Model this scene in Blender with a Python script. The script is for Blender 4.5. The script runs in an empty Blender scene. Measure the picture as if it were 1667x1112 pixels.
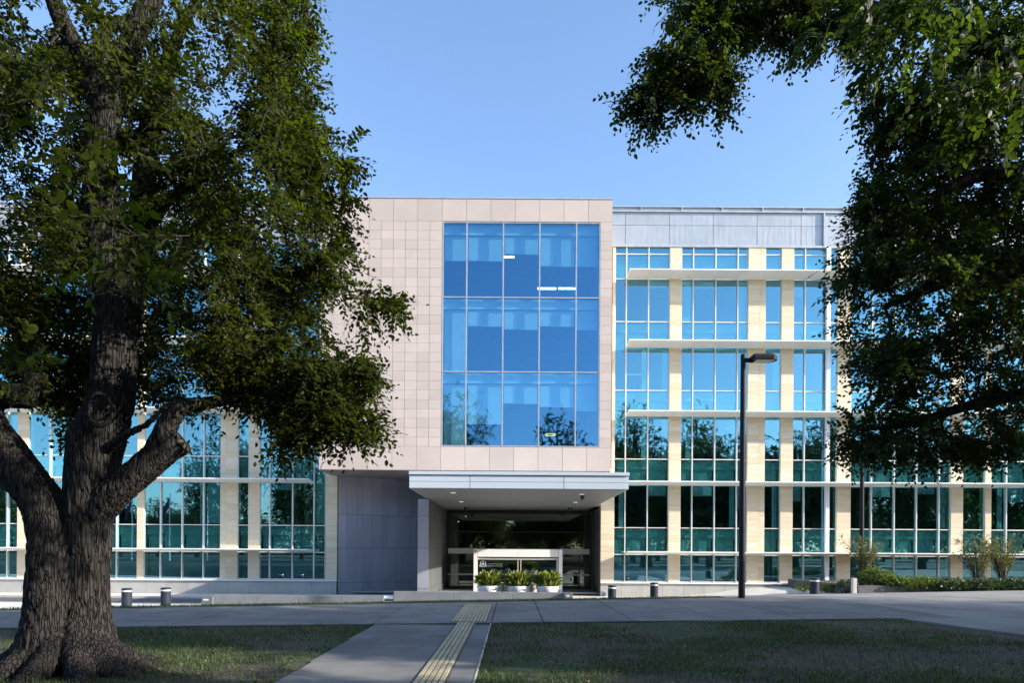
import bpy, math, random
import numpy as np
from mathutils import Vector, Matrix, noise

random.seed(7)
rng = np.random.default_rng(7)
R = math.radians
scene = bpy.context.scene
COL = scene.collection

# ------------------------------------------------------------------ measuring the photograph
F, K, CX, HY, EYE = 1111.3, .0067, 833.5, 897.0, 2.6
def at(px, py, Y):
    """world X and Z of a photographed point that stands Y metres away"""
    dx, dy = px - CX, py - HY
    return (dx + K * dy) * Y / F, EYE - (dy - K * dx) * Y / F
def atv(px, py, Y):
    x, z = at(px, py, Y)
    return Vector((x, Y, z))

# ------------------------------------------------------------------ materials
M = {}
def nodes_of(name):
    m = bpy.data.materials.new(name)
    m.use_nodes = True
    nt = m.node_tree
    nt.nodes.clear()
    out = nt.nodes.new('ShaderNodeOutputMaterial')
    return m, nt, out
def N(nt, kind, **kw):
    n = nt.nodes.new(kind)
    for k, v in kw.items():
        if k in n.inputs.keys():
            n.inputs[k].default_value = v
        else:
            setattr(n, k, v)
    return n
def rgba(c): return (c[0], c[1], c[2], 1.0)
def coords(nt, stretch=(1, 1, 1), world=False):
    if world:
        g = nt.nodes.new('ShaderNodeNewGeometry'); src = g.outputs['Position']
    else:
        g = nt.nodes.new('ShaderNodeTexCoord'); src = g.outputs['Object']
    mp = nt.nodes.new('ShaderNodeMapping')
    mp.inputs['Scale'].default_value = stretch
    nt.links.new(src, mp.inputs['Vector'])
    return mp.outputs['Vector']
def mixc(nt, fac, a, b, mode='MIX'):
    n = nt.nodes.new('ShaderNodeMix'); n.data_type = 'RGBA'; n.blend_type = mode
    L = nt.links
    for inp, v in ((n.inputs[0], fac), (n.inputs[6], a), (n.inputs[7], b)):
        if hasattr(v, 'is_linked') or hasattr(v, 'node'): L.new(v, inp)
        elif isinstance(v, (int, float)): inp.default_value = v
        else: inp.default_value = rgba(v)
    return n.outputs[2]
def ramp(nt, val, p0, p1, c0=(0, 0, 0), c1=(1, 1, 1)):
    r = nt.nodes.new('ShaderNodeValToRGB')
    r.color_ramp.elements[0].position = p0; r.color_ramp.elements[0].color = rgba(c0)
    r.color_ramp.elements[1].position = p1; r.color_ramp.elements[1].color = rgba(c1)
    nt.links.new(val, r.inputs[0])
    return r.outputs[0]
def pmat(name, col, col2=None, scale=3.0, rough=.7, metal=0.0, island=0.0, bump=0.0, bscale=30.0,
         stretch=(1, 1, 1), bstretch=None, col3=None, s3=.6, t3=(.5, .62), world=False, spec=.5, trans=0.0, icols=None):
    m, nt, out = nodes_of(name); L = nt.links
    b = nt.nodes.new('ShaderNodeBsdfPrincipled')
    b.inputs['Roughness'].default_value = rough
    b.inputs['Metallic'].default_value = metal
    b.inputs['Specular IOR Level'].default_value = spec
    vec = coords(nt, stretch, world)
    if col2 is None: col2 = tuple(c * .8 for c in col)
    n1 = N(nt, 'ShaderNodeTexNoise', Scale=scale, Detail=6.0, Roughness=.6); L.new(vec, n1.inputs['Vector'])
    c = mixc(nt, ramp(nt, n1.outputs[0], .35, .65), col, col2)
    if col3 is not None:
        n3 = N(nt, 'ShaderNodeTexNoise', Scale=s3, Detail=5.0, Roughness=.65); L.new(vec, n3.inputs['Vector'])
        c = mixc(nt, ramp(nt, n3.outputs[0], t3[0], t3[1]), c, col3)
    if icols or island:
        g = nt.nodes.new('ShaderNodeNewGeometry')
        if icols:
            r = nt.nodes.new('ShaderNodeValToRGB')
            els = r.color_ramp.elements
            for i, (p, cc) in enumerate(icols):
                e = els[i] if i < 2 else els.new(p)
                e.position = p; e.color = rgba(cc)
            L.new(g.outputs['Random Per Island'], r.inputs[0])
            c = mixc(nt, 1.0, c, r.outputs[0], 'MULTIPLY')
        if island:
            c = mixc(nt, 1.0, c, ramp(nt, g.outputs['Random Per Island'], 0, 1, (1 - island,) * 3, (1 + island * .6,) * 3), 'MULTIPLY')
    L.new(c, b.inputs['Base Color'])
    if bump:
        vb = coords(nt, bstretch or stretch, world)
        nb = N(nt, 'ShaderNodeTexNoise', Scale=bscale, Detail=8.0, Roughness=.65); L.new(vb, nb.inputs['Vector'])
        bp = N(nt, 'ShaderNodeBump', Strength=bump, Distance=.02); L.new(nb.outputs[0], bp.inputs['Height'])
        L.new(bp.outputs[0], b.inputs['Normal'])
    sh = b.outputs[0]
    if trans:
        t = nt.nodes.new('ShaderNodeBsdfTranslucent')
        L.new(mixc(nt, 1.0, c, (1.5, 1.75, .55), 'MULTIPLY'), t.inputs['Color'])
        mx = N(nt, 'ShaderNodeMixShader', Fac=trans)
        L.new(sh, mx.inputs[1]); L.new(t.outputs[0], mx.inputs[2]); sh = mx.outputs[0]
    L.new(sh, out.inputs['Surface'])
    M[name] = m
    return m
def glassmat(name, refl, through, rough=.0, warp=.0014):
    m, nt, out = nodes_of(name); L = nt.links
    vec = coords(nt, (1, 1, 1), True)
    nb = N(nt, 'ShaderNodeTexNoise', Scale=.9, Detail=1.0); L.new(vec, nb.inputs['Vector'])
    bp = N(nt, 'ShaderNodeBump', Strength=.5, Distance=warp); L.new(nb.outputs[0], bp.inputs['Height'])
    g = N(nt, 'ShaderNodeBsdfGlossy', Color=rgba(refl), Roughness=rough); L.new(bp.outputs[0], g.inputs['Normal'])
    t = N(nt, 'ShaderNodeBsdfTransparent', Color=rgba(through))
    a = nt.nodes.new('ShaderNodeAddShader')
    L.new(g.outputs[0], a.inputs[0]); L.new(t.outputs[0], a.inputs[1])
    L.new(a.outputs[0], out.inputs['Surface'])
    M[name] = m
def emat(name, col, strength):
    m, nt, out = nodes_of(name)
    e = N(nt, 'ShaderNodeEmission', Color=rgba(col), Strength=strength)
    nt.links.new(e.outputs[0], out.inputs['Surface']); M[name] = m

glassmat('glass_wing', (.135, .245, .295), (.44, .62, .62))
glassmat('glass_box', (.065, .148, .232), (.54, .68, .70))
glassmat('glass_entry', (.10, .11, .10), (.55, .58, .50))
glassmat('glass_screen', (.10, .12, .12), (.62, .68, .68))
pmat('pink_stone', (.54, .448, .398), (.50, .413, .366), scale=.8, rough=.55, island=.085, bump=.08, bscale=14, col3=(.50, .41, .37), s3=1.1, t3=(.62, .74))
pmat('joint', (.09, .08, .08), rough=.9)
pmat('sandstone', (.76, .68, .54), (.70, .61, .46), scale=1.6, stretch=(.6, .6, 5), rough=.8, bump=.15, bscale=20,
     icols=[(0, (1, 1, 1)), (1, (1.03, 1.0, .98)), (.35, (.93, .87, .76)), (.6, (1, .97, .92)), (.8, (.88, .80, .70))])
pmat('zinc', (.44, .465, .50), (.39, .415, .45), scale=1.2, rough=.42, metal=.35, island=.06, bump=.9, bscale=1.4, bstretch=(2.4, 1, .35))
pmat('zinc_trim', (.50, .53, .57), rough=.4, metal=.3)
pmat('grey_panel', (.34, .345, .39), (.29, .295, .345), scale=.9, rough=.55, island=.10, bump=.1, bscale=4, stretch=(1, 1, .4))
pmat('dark_shaded_panel', (.085, .095, .10), (.07, .08, .085), scale=.9, rough=.5, island=.08)  # dark grey; shade of the entrance return wall is put into this colour
pmat('garden_stone', (.13, .13, .135), (.10, .10, .105), scale=3, rough=.9)
pmat('plinth_stone', (.42, .41, .385), (.36, .355, .34), scale=1.5, rough=.7, island=.06)
pmat('white_metal', (.80, .81, .82), (.77, .78, .79), rough=.45)
pmat('shade_metal', (.82, .82, .79), (.79, .79, .76), rough=.5)
pmat('silver', (.74, .70, .66), (.70, .66, .62), rough=.45, metal=.2)
pmat('canopy_metal', (.60, .66, .70), (.55, .61, .655), scale=1.0, rough=.5, metal=.15, stretch=(.3, 1, 1))
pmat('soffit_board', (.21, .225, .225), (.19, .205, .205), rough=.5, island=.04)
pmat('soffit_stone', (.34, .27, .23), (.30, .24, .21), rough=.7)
pmat('spandrel', (.46, .58, .56), (.41, .52, .50), scale=.4, rough=.6)
pmat('spandrel_dark', (.20, .29, .28), rough=.6)
pmat('box_frame', (.42, .43, .46), rough=.4, metal=.3)
pmat('blind', (.60, .64, .66), (.55, .59, .61), scale=.5, rough=.8)
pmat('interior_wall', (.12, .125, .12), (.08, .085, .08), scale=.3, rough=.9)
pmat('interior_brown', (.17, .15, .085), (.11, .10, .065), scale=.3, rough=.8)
pmat('interior_floor', (.35, .35, .33), rough=.8)
pmat('furniture', (.35, .24, .10), rough=.7)
pmat('concrete', (.46, .45, .43), (.40, .395, .38), scale=1.3, rough=.85, bump=.2, bscale=25, col3=(.34, .33, .32), s3=.35, t3=(.5, .75), world=True)
pmat('path_concrete', (.185, .18, .175), (.14, .137, .134), scale=1.1, rough=.9, bump=.3, bscale=60, col3=(.105, .105, .102), s3=.55, t3=(.48, .68), world=True, island=.07)
pmat('plaza', (.235, .23, .225), (.20, .195, .19), scale=1.1, rough=.9, bump=.2, bscale=40, col3=(.12, .12, .115), s3=.4, t3=(.48, .68), world=True)
pmat('court', (.62, .60, .56), (.56, .54, .50), scale=.8, rough=.9, world=True)
pmat('asphalt', (.10, .10, .105), (.08, .08, .085), scale=4, rough=.95, bump=.3, bscale=120, world=True)
pmat('wall_concrete', (.19, .20, .21), (.15, .16, .17), scale=2.0, rough=.85, bump=.2, bscale=20, col3=(.12, .125, .13), s3=1.1, t3=(.52, .7), world=True)
pmat('tactile', (.46, .40, .25), (.37, .325, .21), scale=5, rough=.8, island=.14, col3=(.33, .29, .20), s3=2.2, t3=(.52, .68))
pmat('lawn', (.040, .062, .018), (.026, .040, .014), scale=3.5, rough=.95, bump=.8, bscale=40, col3=(.062, .043, .032), s3=.42, t3=(.42, .54), world=True)
pmat('grass_blade', (.050, .085, .018), (.036, .064, .014), scale=.8, rough=.6, island=.35, trans=.3, col3=(.16, .15, .06), s3=1.2, t3=(.58, .72), world=True)
pmat('litter', (.30, .23, .14), (.16, .12, .08), scale=3, rough=.9, island=.5)
def barkmat():
    m, nt, out = nodes_of('bark'); L = nt.links
    b = nt.nodes.new('ShaderNodeBsdfPrincipled'); b.inputs['Roughness'].default_value = .95; b.inputs['Specular IOR Level'].default_value = .15
    vec = coords(nt, (1, 1, .10))
    dn = N(nt, 'ShaderNodeTexNoise', Scale=5.0, Detail=3.0); L.new(vec, dn.inputs['Vector'])
    vm = nt.nodes.new('ShaderNodeVectorMath'); vm.operation = 'MULTIPLY_ADD'; vm.inputs[1].default_value = (.09, .09, .09)
    L.new(dn.outputs['Color'], vm.inputs[0]); L.new(vec, vm.inputs[2])
    vo = N(nt, 'ShaderNodeTexVoronoi', Scale=27.0); vo.feature = 'DISTANCE_TO_EDGE'; L.new(vm.outputs[0], vo.inputs['Vector'])
    ed = ramp(nt, vo.outputs['Distance'], .0, .16)
    fn = N(nt, 'ShaderNodeTexNoise', Scale=38.0, Detail=8.0, Roughness=.7); L.new(vec, fn.inputs['Vector'])
    ln_ = N(nt, 'ShaderNodeTexNoise', Scale=2.2, Detail=4.0); L.new(vec, ln_.inputs['Vector'])
    c = mixc(nt, ed, (.010, .009, .009), (.036, .033, .032))
    c = mixc(nt, ramp(nt, fn.outputs[0], .52, .66), c, (.060, .054, .050))
    c = mixc(nt, ramp(nt, ln_.outputs[0], .5, .7), c, (.028, .026, .022))
    L.new(c, b.inputs['Base Color'])
    mx = nt.nodes.new('ShaderNodeMath'); mx.operation = 'MULTIPLY_ADD'; mx.inputs[1].default_value = .35
    L.new(fn.outputs[0], mx.inputs[0]); L.new(ed, mx.inputs[2])
    bp = N(nt, 'ShaderNodeBump', Strength=1.0, Distance=.03); L.new(mx.outputs[0], bp.inputs['Height']); L.new(bp.outputs[0], b.inputs['Normal'])
    L.new(b.outputs[0], out.inputs['Surface']); M['bark'] = m
barkmat()
pmat('cut_wood', (.085, .066, .046), (.045, .036, .027), scale=14, rough=.9, bump=.5, bscale=30)
pmat('twig', (.028, .023, .018), rough=.9)
pmat('leaf', (.047, .058, .007), (.027, .038, .005), spec=.12, scale=.7, rough=.5, island=.5, trans=.55, world=True, col3=(.085, .095, .010), s3=.5, t3=(.5, .65))
pmat('leaf_dark', (.046, .066, .011), (.031, .048, .009), spec=.25, scale=.7, rough=.5, island=.5, trans=.5, world=True)
pmat('leaf_far', (.050, .080, .024), (.030, .055, .018), scale=.35, rough=.6, island=.45, trans=.3, world=True)
pmat('leaf_planter', (.24, .27, .05), (.07, .10, .02), scale=7, rough=.35, island=.75, trans=.3)
pmat('leaf_hedge', (.13, .17, .03), (.07, .11, .02), scale=3, rough=.5, island=.4, trans=.25)
pmat('leaf_hedge_dark', (.05, .085, .03), (.035, .06, .02), scale=3, rough=.5, island=.4, trans=.2)
pmat('leaf_myrtle', (.10, .13, .04), (.14, .10, .05), scale=3, rough=.5, island=.4, trans=.3)
pmat('soil', (.05, .04, .03), rough=1)
pmat('bollard_paint', (.022, .027, .042), (.02, .024, .036), spec=.2, rough=.55)
pmat('post_paint', (.010, .011, .016), spec=.2, rough=.6)
pmat('bowl', (.80, .80, .80), (.74, .74, .74), rough=.35)
pmat('pot_stone', (.42, .39, .33), (.34, .31, .27), scale=8, rough=.8)
pmat('cabinet', (.13, .15, .15), rough=.55)
pmat('black', (.015, .015, .017), rough=.4)
pmat('lens', (.45, .45, .38), rough=.3)
pmat('flag_cloth', (.02, .03, .12), (.25, .04, .05), scale=2, rough=.8)
emat('strip_light', (.95, .98, 1.0), 3.2)
emat('ring_glow', (1.0, .72, .30), .9)
emat('down_glow', (1.0, .97, .9), .32)

# ------------------------------------------------------------------ mesh helpers
class MB:
    def __init__(s): s.v = []; s.f = []
    def quad(s, a, b, c, d):
        i = len(s.v); s.v += [tuple(a), tuple(b), tuple(c), tuple(d)]; s.f.append((i, i + 1, i + 2, i + 3)); return s
    def box(s, x0, x1, y0, y1, z0, z1):
        i = len(s.v)
        s.v += [(x0, y0, z0), (x1, y0, z0), (x1, y1, z0), (x0, y1, z0), (x0, y0, z1), (x1, y0, z1), (x1, y1, z1), (x0, y1, z1)]
        s.f += [tuple(i + k for k in q) for q in ((3, 2, 1, 0), (4, 5, 6, 7), (0, 1, 5, 4), (1, 2, 6, 5), (2, 3, 7, 6), (3, 0, 4, 7))]
        return s
    def prism(s, poly, y0, y1, axis='Y'):
        """poly: points (x, z) extruded along Y, or (y, z) extruded along X, or (x, y) extruded along Z"""
        n = len(poly); i = len(s.v)
        def p(q, t): return {'Y': (q[0], t, q[1]), 'X': (t, q[0], q[1]), 'Z': (q[0], q[1], t)}[axis]
        s.v += [p(q, y0) for q in poly] + [p(q, y1) for q in poly]
        s.f.append(tuple(range(i, i + n))); s.f.append(tuple(reversed(range(i + n, i + 2 * n))))
        for k in range(n):
            s.f.append((i + k, i + (k + 1) % n, i + n + (k + 1) % n, i + n + k))
        return s
    def tube(s, pts, rad, n=8, cap=True):
        pts = [Vector(p) for p in pts]; i = len(s.v)
        if not hasattr(rad, '__len__'): rad = [rad] * len(pts)
        ref = None
        for k, p in enumerate(pts):
            d = (pts[min(k + 1, len(pts) - 1)] - pts[max(k - 1, 0)]).normalized()
            if ref is None: ref = d.orthogonal().normalized()
            ref = (ref - d * ref.dot(d)).normalized(); b = d.cross(ref)
            for j in range(n):
                a = 2 * math.pi * j / n
                s.v.append(tuple(p + (ref * math.cos(a) + b * math.sin(a)) * rad[k]))
        for k in range(len(pts) - 1):
            for j in range(n):
                a = i + k * n + j; b2 = i + k * n + (j + 1) % n
                s.f.append((a, b2, b2 + n, a + n))
        if cap:
            s.f.append(tuple(reversed(range(i, i + n)))); e = i + (len(pts) - 1) * n; s.f.append(tuple(range(e, e + n)))
        return s
    def lathe(s, prof, cx=0, cy=0, n=24):
        i = len(s.v)
        for r, z in prof:
            for j in range(n):
                a = 2 * math.pi * j / n; s.v.append((cx + r * math.cos(a), cy + r * math.sin(a), z))
        for k in range(len(prof) - 1):
            for j in range(n):
                a = i + k * n + j; b = i + k * n + (j + 1) % n; s.f.append((a, b, b + n, a + n))
        s.f.append(tuple(reversed(range(i, i + n)))); e = i + (len(prof) - 1) * n; s.f.append(tuple(range(e, e + n)))
        return s
    def move(s, mtx, start=0):
        s.v[start:] = [tuple(mtx @ Vector(p)) for p in s.v[start:]]; return s
    def mesh(s, name, mat, smooth=False):
        me = bpy.data.meshes.new(name); me.from_pydata(s.v, [], s.f); me.update()
        me.materials.append(M[mat])
        if smooth: me.shade_smooth()
        return me
    def build(s, name, mat, parent=None, smooth=False, bevel=0.0, local=False):
        o = bpy.data.objects.new(name, s.mesh(name, mat, smooth)); COL.objects.link(o)
        if parent is not None: attach(o, parent, local)
        if bevel:
            b = o.modifiers.new('bevel', 'BEVEL'); b.width = bevel; b.segments = 2; b.limit_method = 'ANGLE'
        return o
def attach(o, parent, local=False):
    o.parent = parent
    if not local and parent.parent is None: o.location = -Vector(parent.location)
def tag(o, label, cat, group=None, kind=None):
    o['label'] = label; o['category'] = cat
    if group: o['group'] = group
    if kind: o['kind'] = kind
    return o
def thing(name, label, cat, loc=(0, 0, 0), rz=0, group=None):
    o = bpy.data.objects.new(name, None); COL.objects.link(o)
    o.location = loc; o.rotation_euler = (0, 0, rz); o.empty_display_size = .3
    return tag(o, label, cat, group)
def struct(o, kind='structure'):
    o['kind'] = kind; return o
def dup(root, loc, rz=0, label=None, scale=None):
    r = root.copy(); COL.objects.link(r); r.location = loc; r.rotation_euler = (0, 0, rz)
    if scale: r.scale = (scale,) * 3 if not hasattr(scale, '__len__') else scale
    if label: r['label'] = label
    for ch in list(root.children):
        c = ch.copy(); COL.objects.link(c); c.parent = r
        for g in list(ch.children):
            d = g.copy(); COL.objects.link(d); d.parent = c
    return r
def npmesh(name, V, faces_per, mat, parent=None, smooth=False, local=False):
    """V: (n, k, 3) blocks; faces_per: quads inside one block of k vertices"""
    n, k, _ = V.shape
    fp = np.array(faces_per); q = fp.shape[1]
    Fi = (np.arange(n)[:, None, None] * k + fp[None]).reshape(-1)
    me = bpy.data.meshes.new(name)
    me.vertices.add(n * k); me.vertices.foreach_set('co', V.reshape(-1).astype(np.float32))
    nf = n * len(fp)
    me.loops.add(nf * q); me.loops.foreach_set('vertex_index', Fi.astype(np.int32))
    me.polygons.add(nf); me.polygons.foreach_set('loop_start', np.arange(nf, dtype=np.int32) * q)
    me.polygons.foreach_set('loop_total', np.full(nf, q, np.int32))
    me.update(calc_edges=True); me.materials.append(M[mat])
    if smooth: me.shade_smooth()
    o = bpy.data.objects.new(name, me); COL.objects.link(o)
    if parent is not None: attach(o, parent, local)
    return o

# ------------------------------------------------------------------ terrain
def sst(t): t = min(1, max(0, t)); return t * t * (3 - 2 * t)
def crest(X): return 22.0 + .33 * max(-40, min(X, 45))
def court_h(X): return .62 * sst((X - 9) / 6)
def ground_h(X, Y):
    c = crest(X)
    return 1.0 + (court_h(X) - 1.0) * sst((Y - c) / 4.0)
def sheet(name, x0, x1, nx, ylo, yhi, ny, off, mat, kind='structure', hf=ground_h):
    b = MB()
    for i in range(nx + 1):
        X = x0 + (x1 - x0) * i / nx
        a, c = (ylo(X) if callable(ylo) else ylo), (yhi(X) if callable(yhi) else yhi)
        for j in range(ny + 1):
            Y = a + (c - a) * j / ny; b.v.append((X, Y, hf(X, Y) + off))
    for i in range(nx):
        for j in range(ny):
            a = i * (ny + 1) + j; b.f.append((a, a + ny + 1, a + ny + 2, a + 1))
    o = b.build(name, mat, smooth=True); o['kind'] = kind; return o
# one sheet to the horizon
gx = sorted(set([-1500, -600, -250, -120, -80, -60] + [x * 2 for x in range(-25, 26)] + [60, 80, 120, 250, 600, 1500]))
gy = sorted(set([-1500, -500, -200, -100, -60, -40, -20, -10, 0, 4, 8] + [10 + k * .5 for k in range(0, 60)] + [42, 50, 60, 80, 140, 400, 900, 2500]))
b = MB()
for X in gx:
    for Y in gy: b.v.append((X, Y, ground_h(X, Y) - (.05 if Y > crest(X) + 1.9 else 0)))
for i in range(len(gx) - 1):
    for j in range(len(gy) - 1):
        a = i * len(gy) + j; b.f.append((a, a + len(gy), a + len(gy) + 1, a + 1))
struct(b.build('lawn_ground', 'lawn', smooth=True))

path_near = lambda X: 14.87 + .165 * X
path_far = lambda X: 21.0 + .33 * X
# footpath slabs, 16 mm open joints over a dark bed
def slab(b, x0, x1, z=1.035, y0=None, y1=None, g=.012):
    ys = [(y0 or path_near)(x) if callable(y0 or path_near) else y0 for x in (x0 + g, x1 - g)]
    ye = [(y1 or path_far)(x) if callable(y1 or path_far) else y1 for x in (x0 + g, x1 - g)]
    i = len(b.v)
    for zz in (.9, z):
        b.v += [(x0 + g, ys[0], zz), (x1 - g, ys[1], zz), (x1 - g, ye[1], zz), (x0 + g, ye[0], zz)]
    b.f += [tuple(i + k for k in q) for q in ((4, 5, 6, 7), (0, 1, 5, 4), (1, 2, 6, 5), (2, 3, 7, 6), (3, 0, 4, 7))]
b = MB()
x = -2.93
while x > -45: slab(b, x - 2.05, x); x -= 2.05
x = -2.93
xs = [-2.93, -.44]
while xs[-1] < 9: xs.append(xs[-1] + 2.05 if len(xs) > 2 else .70)
for a, c in zip(xs[:-1], xs[1:]): slab(b, a, c)
xe = xs[-1]
struct(b.build('footpath', 'path_concrete'))
b = MB()
for k in range(12):
    y1 = 14.35 - k * 2.4; y0 = y1 - 2.4
    b.box(-2.86 + .04 * (14.4 - y1) / 2.4, -.44, y0 + .008, y1 - .004, .9, 1.028)
struct(b.build('garden_path', 'path_concrete'))
b = MB()
b.box(-.455, -.435, -10, 14.75, .9, 1.034)
struct(b.build('path_edge', 'concrete'))
# wider paving at the right, running toward the camera and up to the beds
struct(MB().prism([(xe + .01, path_near(xe) + .35), (9.25, 17.35), (13.2, -6), (46, -6), (46, 35.9), (xe + .01, path_far(xe) - .01)], .9, 1.031, 'Z').build('side_path', 'plaza'))
sheet('paved_apron', 7.4, 46, 44, lambda X: path_far(X) - .19, lambda X: max(32.2, crest(X) + 1), 26, .022, 'plaza')
sheet('forecourt', -70, 46, 60, lambda X: crest(X) + (4.1 if X < 5 else 1.0), 60, 16, .008, 'court')
sheet('driveway', -70, 7.5, 40, lambda X: max(32.4, crest(X) + 5), 35.2, 4, .014, 'asphalt')
b = MB()
b.box(-70, -6, 35.2, 35.38, -.2, .12)
struct(b.build('kerb', 'concrete', bevel=.02))
# tactile strips: ribbed yellow pavers
def tact(b, x0, x1, y0, y1, z=1.035):
    n = max(1, round((y1 - y0) / .3)); w = (x1 - x0); cols = max(1, round(w / .375))
    for c in range(cols):
        cx0 = x0 + c * w / cols
        for k in range(n):
            yy = y0 + k * (y1 - y0) / n
            cw = w / cols; dy = (y1 - y0) / n
            for r in range(5):
                rx = cx0 + cw * (r + .5) / 5
                b.box(rx - .027, rx + .027, yy + .008, yy + dy - .008, z - .03, z + .017)
b = MB(); tact(b, -1.16, -.79, 2.0, 14.75, 1.030); tact(b, -1.33, -.56, 14.87, 19.75)
# dark bed that shows between the pavers
struct(b.build('tactile_paving', 'tactile'))
b = MB(); b.box(-1.19, -.76, 2.0, 14.78, 1.0, 1.0315); b.box(-1.35, -.54, 14.85, 19.8, 1.0, 1.0365)
struct(b.build('tactile_bed', 'joint'))

# ------------------------------------------------------------------ the office building
YF, YP = 39.3, 36.5
bld = thing('office_building', 'four storey office building with pink stone box over the entrance and blue glass wings', 'building', (0, YF, 0))
SH = [18.29, 14.33, 10.37, 6.41, 2.45]
MU = [s - 2.44 for s in SH[:4]]
ZTOP, ZW, ZB = 22.5, 20.2, .81
def FX(px, py=700): return at(px, py, YF)[0]
XL, XR = -46.0, 46.0
# window bays: left edge, right edge, inner mullions (photo columns)
bays_r = [(FX(1001.5, 484), FX(1090.5, 484), [1018.8, 1055]), (FX(1109.3, 484), FX(1218, 484), [1127.5, 1164, 1200]),
          (FX(1245.8, 484), FX(1272, 484), []), (FX(1291.8, 484), FX(1363.8, 484), [1309.6]),
          (FX(1384, 800), FX(1547.3, 800), [1419.4, 1456.6, 1492.8, 1529.5]), (FX(1567, 800), FX(1603, 800), []),
          (FX(1613, 800), FX(1700, 800), [1639, 1676]), (FX(1722, 800), FX(1830, 800), [1758, 1794])]
bays_l = [(FX(-150, 800), FX(-62, 800), [-120, -90]), (FX(-44, 800), FX(28.8, 870), [-24, 12.6]), (FX(46, 870), FX(223.7, 870), [82, 118, 154, 190.6]),
          (FX(234.5, 870), FX(359, 870), [261.9, 297, 331.7]), (FX(386.7, 870), FX(404.7, 870), []),
          (FX(422.7, 870), FX(529.5, 870), [439.6, 476.6, 511.5])]
def mull(bay, py):
    return [FX(m, py) for m in bay[2]]
rows = [(SH[0] + .0, ZW, 19.75), (SH[1], SH[0], MU[0]), (SH[2], SH[1], MU[1]), (SH[3], SH[2], MU[2]), (SH[4], SH[3], MU[3]), (ZB + .04, SH[4], None)]
rs = random.Random(3)
def window(x0, x1, muls, z0, z1, zm, row, gl='glass_wing'):
    yg = YF + .05
    m = MB()
    w = .028
    m.box(x0, x0 + .03, yg - .05, yg + .1, z0, z1); m.box(x1 - .03, x1, yg - .05, yg + .1, z0, z1)
    for X in muls: m.box(X - w, X + w, yg - .10, yg + .1, z0, z1)
    hs = [z1 - .025, z0 + .025] if row in (0, 5) else []
    if zm: hs.append(zm)
    for Z in hs:
        e = [x0 + .03] + [q for X in muls for q in (X - w, X + w)] + [x1 - .03]
        for a, c in zip(e[::2], e[1::2]): m.box(a, c, yg - .06, yg + .1, Z - .025, Z + .025)
    fr = m.build('window', 'silver', bld)
    MB().box(x0 + .03, x1 - .03, yg, yg + .012, z0, z1).build('pane', gl, fr)
    # spandrel backing, from the sunshade up to the transom, with a deeper darker lower field
    e = [x0 + .03] + list(muls) + [x1 - .03]
    if 1 <= row <= 4:
        sp = MB(); sd = MB()
        zz = z0 + 1.5
        for a, c in zip(e[:-1], e[1:]):
            sp.box(a, c, yg + .20, yg + .24, zz - .55, zz - .05)
            sd.box(a + .05, c - .05, yg + .32, yg + .36, z0, zz - .55)
        sp.build('spandrel_panel', 'spandrel', fr); sd.build('spandrel_recess', 'spandrel' if row < 4 or True else 'spandrel_dark', fr)
        top = z1 - .02
        for a, c in zip(e[:-1], e[1:]):
            r = rs.random()
            if r < .34:
                d = rs.choice([.35, .55, .8, 1.3, 2.3])
                MB().box(a + .06, c - .06, yg + .26, yg + .27, max(top - d, zm + .03), top).build('blind', 'blind', fr)
            elif r < .6:
                MB().box(c - .32, c - .06, yg + .20, yg + .27, zm + .02, top).build('curtain', 'blind', fr)
    elif row == 5:
        MB().box(x0 + .03, x1 - .03, yg + .5, yg + .54, z0, z1).build('inner_screen', 'spandrel_dark', fr)
    elif row == 0:
        for a, c in zip(e[:-1], e[1:]): MB().box(a + .04, c - .04, yg + .26, yg + .27, z0 + .1 + rs.random() * .5, zm).build('blind', 'blind', fr)
    return fr
for bays, py in ((bays_r, 620), (bays_l, 800)):
    for bay in bays:
        for k, (z0, z1, zm) in enumerate(rows):
            window(bay[0], bay[1], mull(bay, py), z0, z1, zm, k)
# sandstone pillars between the bays, coursed blocks
def pillar(x0, x1, joints=(), z0=ZB, z1=ZW + .02, depth=.45, yo=0.0, mat='sandstone'):
    b = MB(); e = [x0] + list(joints) + [x1]
    for a, c in zip(e[:-1], e[1:]):
        z = z0 + .0
        while z < z1 - .02:
            h = rs.choice([.30, .33, .33, .36])
            if z + h > z1 - .12: h = z1 - z
            b.box(a + .004, c - .004, YF - .06 + yo + rs.random() * .006, YF + depth, z + .003, z + h - .003); z += h
    return b.build('stone_pillar', mat, bld)
pr = [(FX(994, 700), bays_r[0][0], ())]
for i in range(len(bays_r) - 1):
    j = (FX(1236.5, 484),) if i == 1 else ()
    pr.append((bays_r[i][1], bays_r[i + 1][0], j))
pr.append((bays_r[-1][1], bays_r[-1][1] + .7, ()))
for a, c, j in pr[1:]: pillar(a, c, j)
pillar(FX(977.5, 900), bays_r[0][0], (), ZB, 7.4)
pillar(FX(997, 484), bays_r[0][0], (), 7.42, ZW)
pl_ = [(bays_l[i][1], bays_l[i + 1][0], (FX(367.6, 870),) if i == 3 else ()) for i in range(len(bays_l) - 1)]
pl_.append((FX(530.5, 870), FX(549, 870), ())); pl_.append((bays_l[0][0] - .7, bays_l[0][0], ()))
for a, c, j in pl_: pillar(a, c, j)
# dark core that shows in the joints between blocks
xa, xb = pl_[-1][0], pr[-1][1]
b = MB()
for (a, c, j) in pl_ + pr[1:]:
    b.box(a + .01, c - .01, YF + .0, YF + .4, ZB, ZW)
b.build('pillar_core', 'joint', bld)
b = MB().box(pr[-1][1], XR, YF, YF + .4, 0, ZW); b.box(XL, pl_[-1][0], YF, YF + .4, 0, ZW)
b.build('end_wall', 'sandstone', bld)
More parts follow.
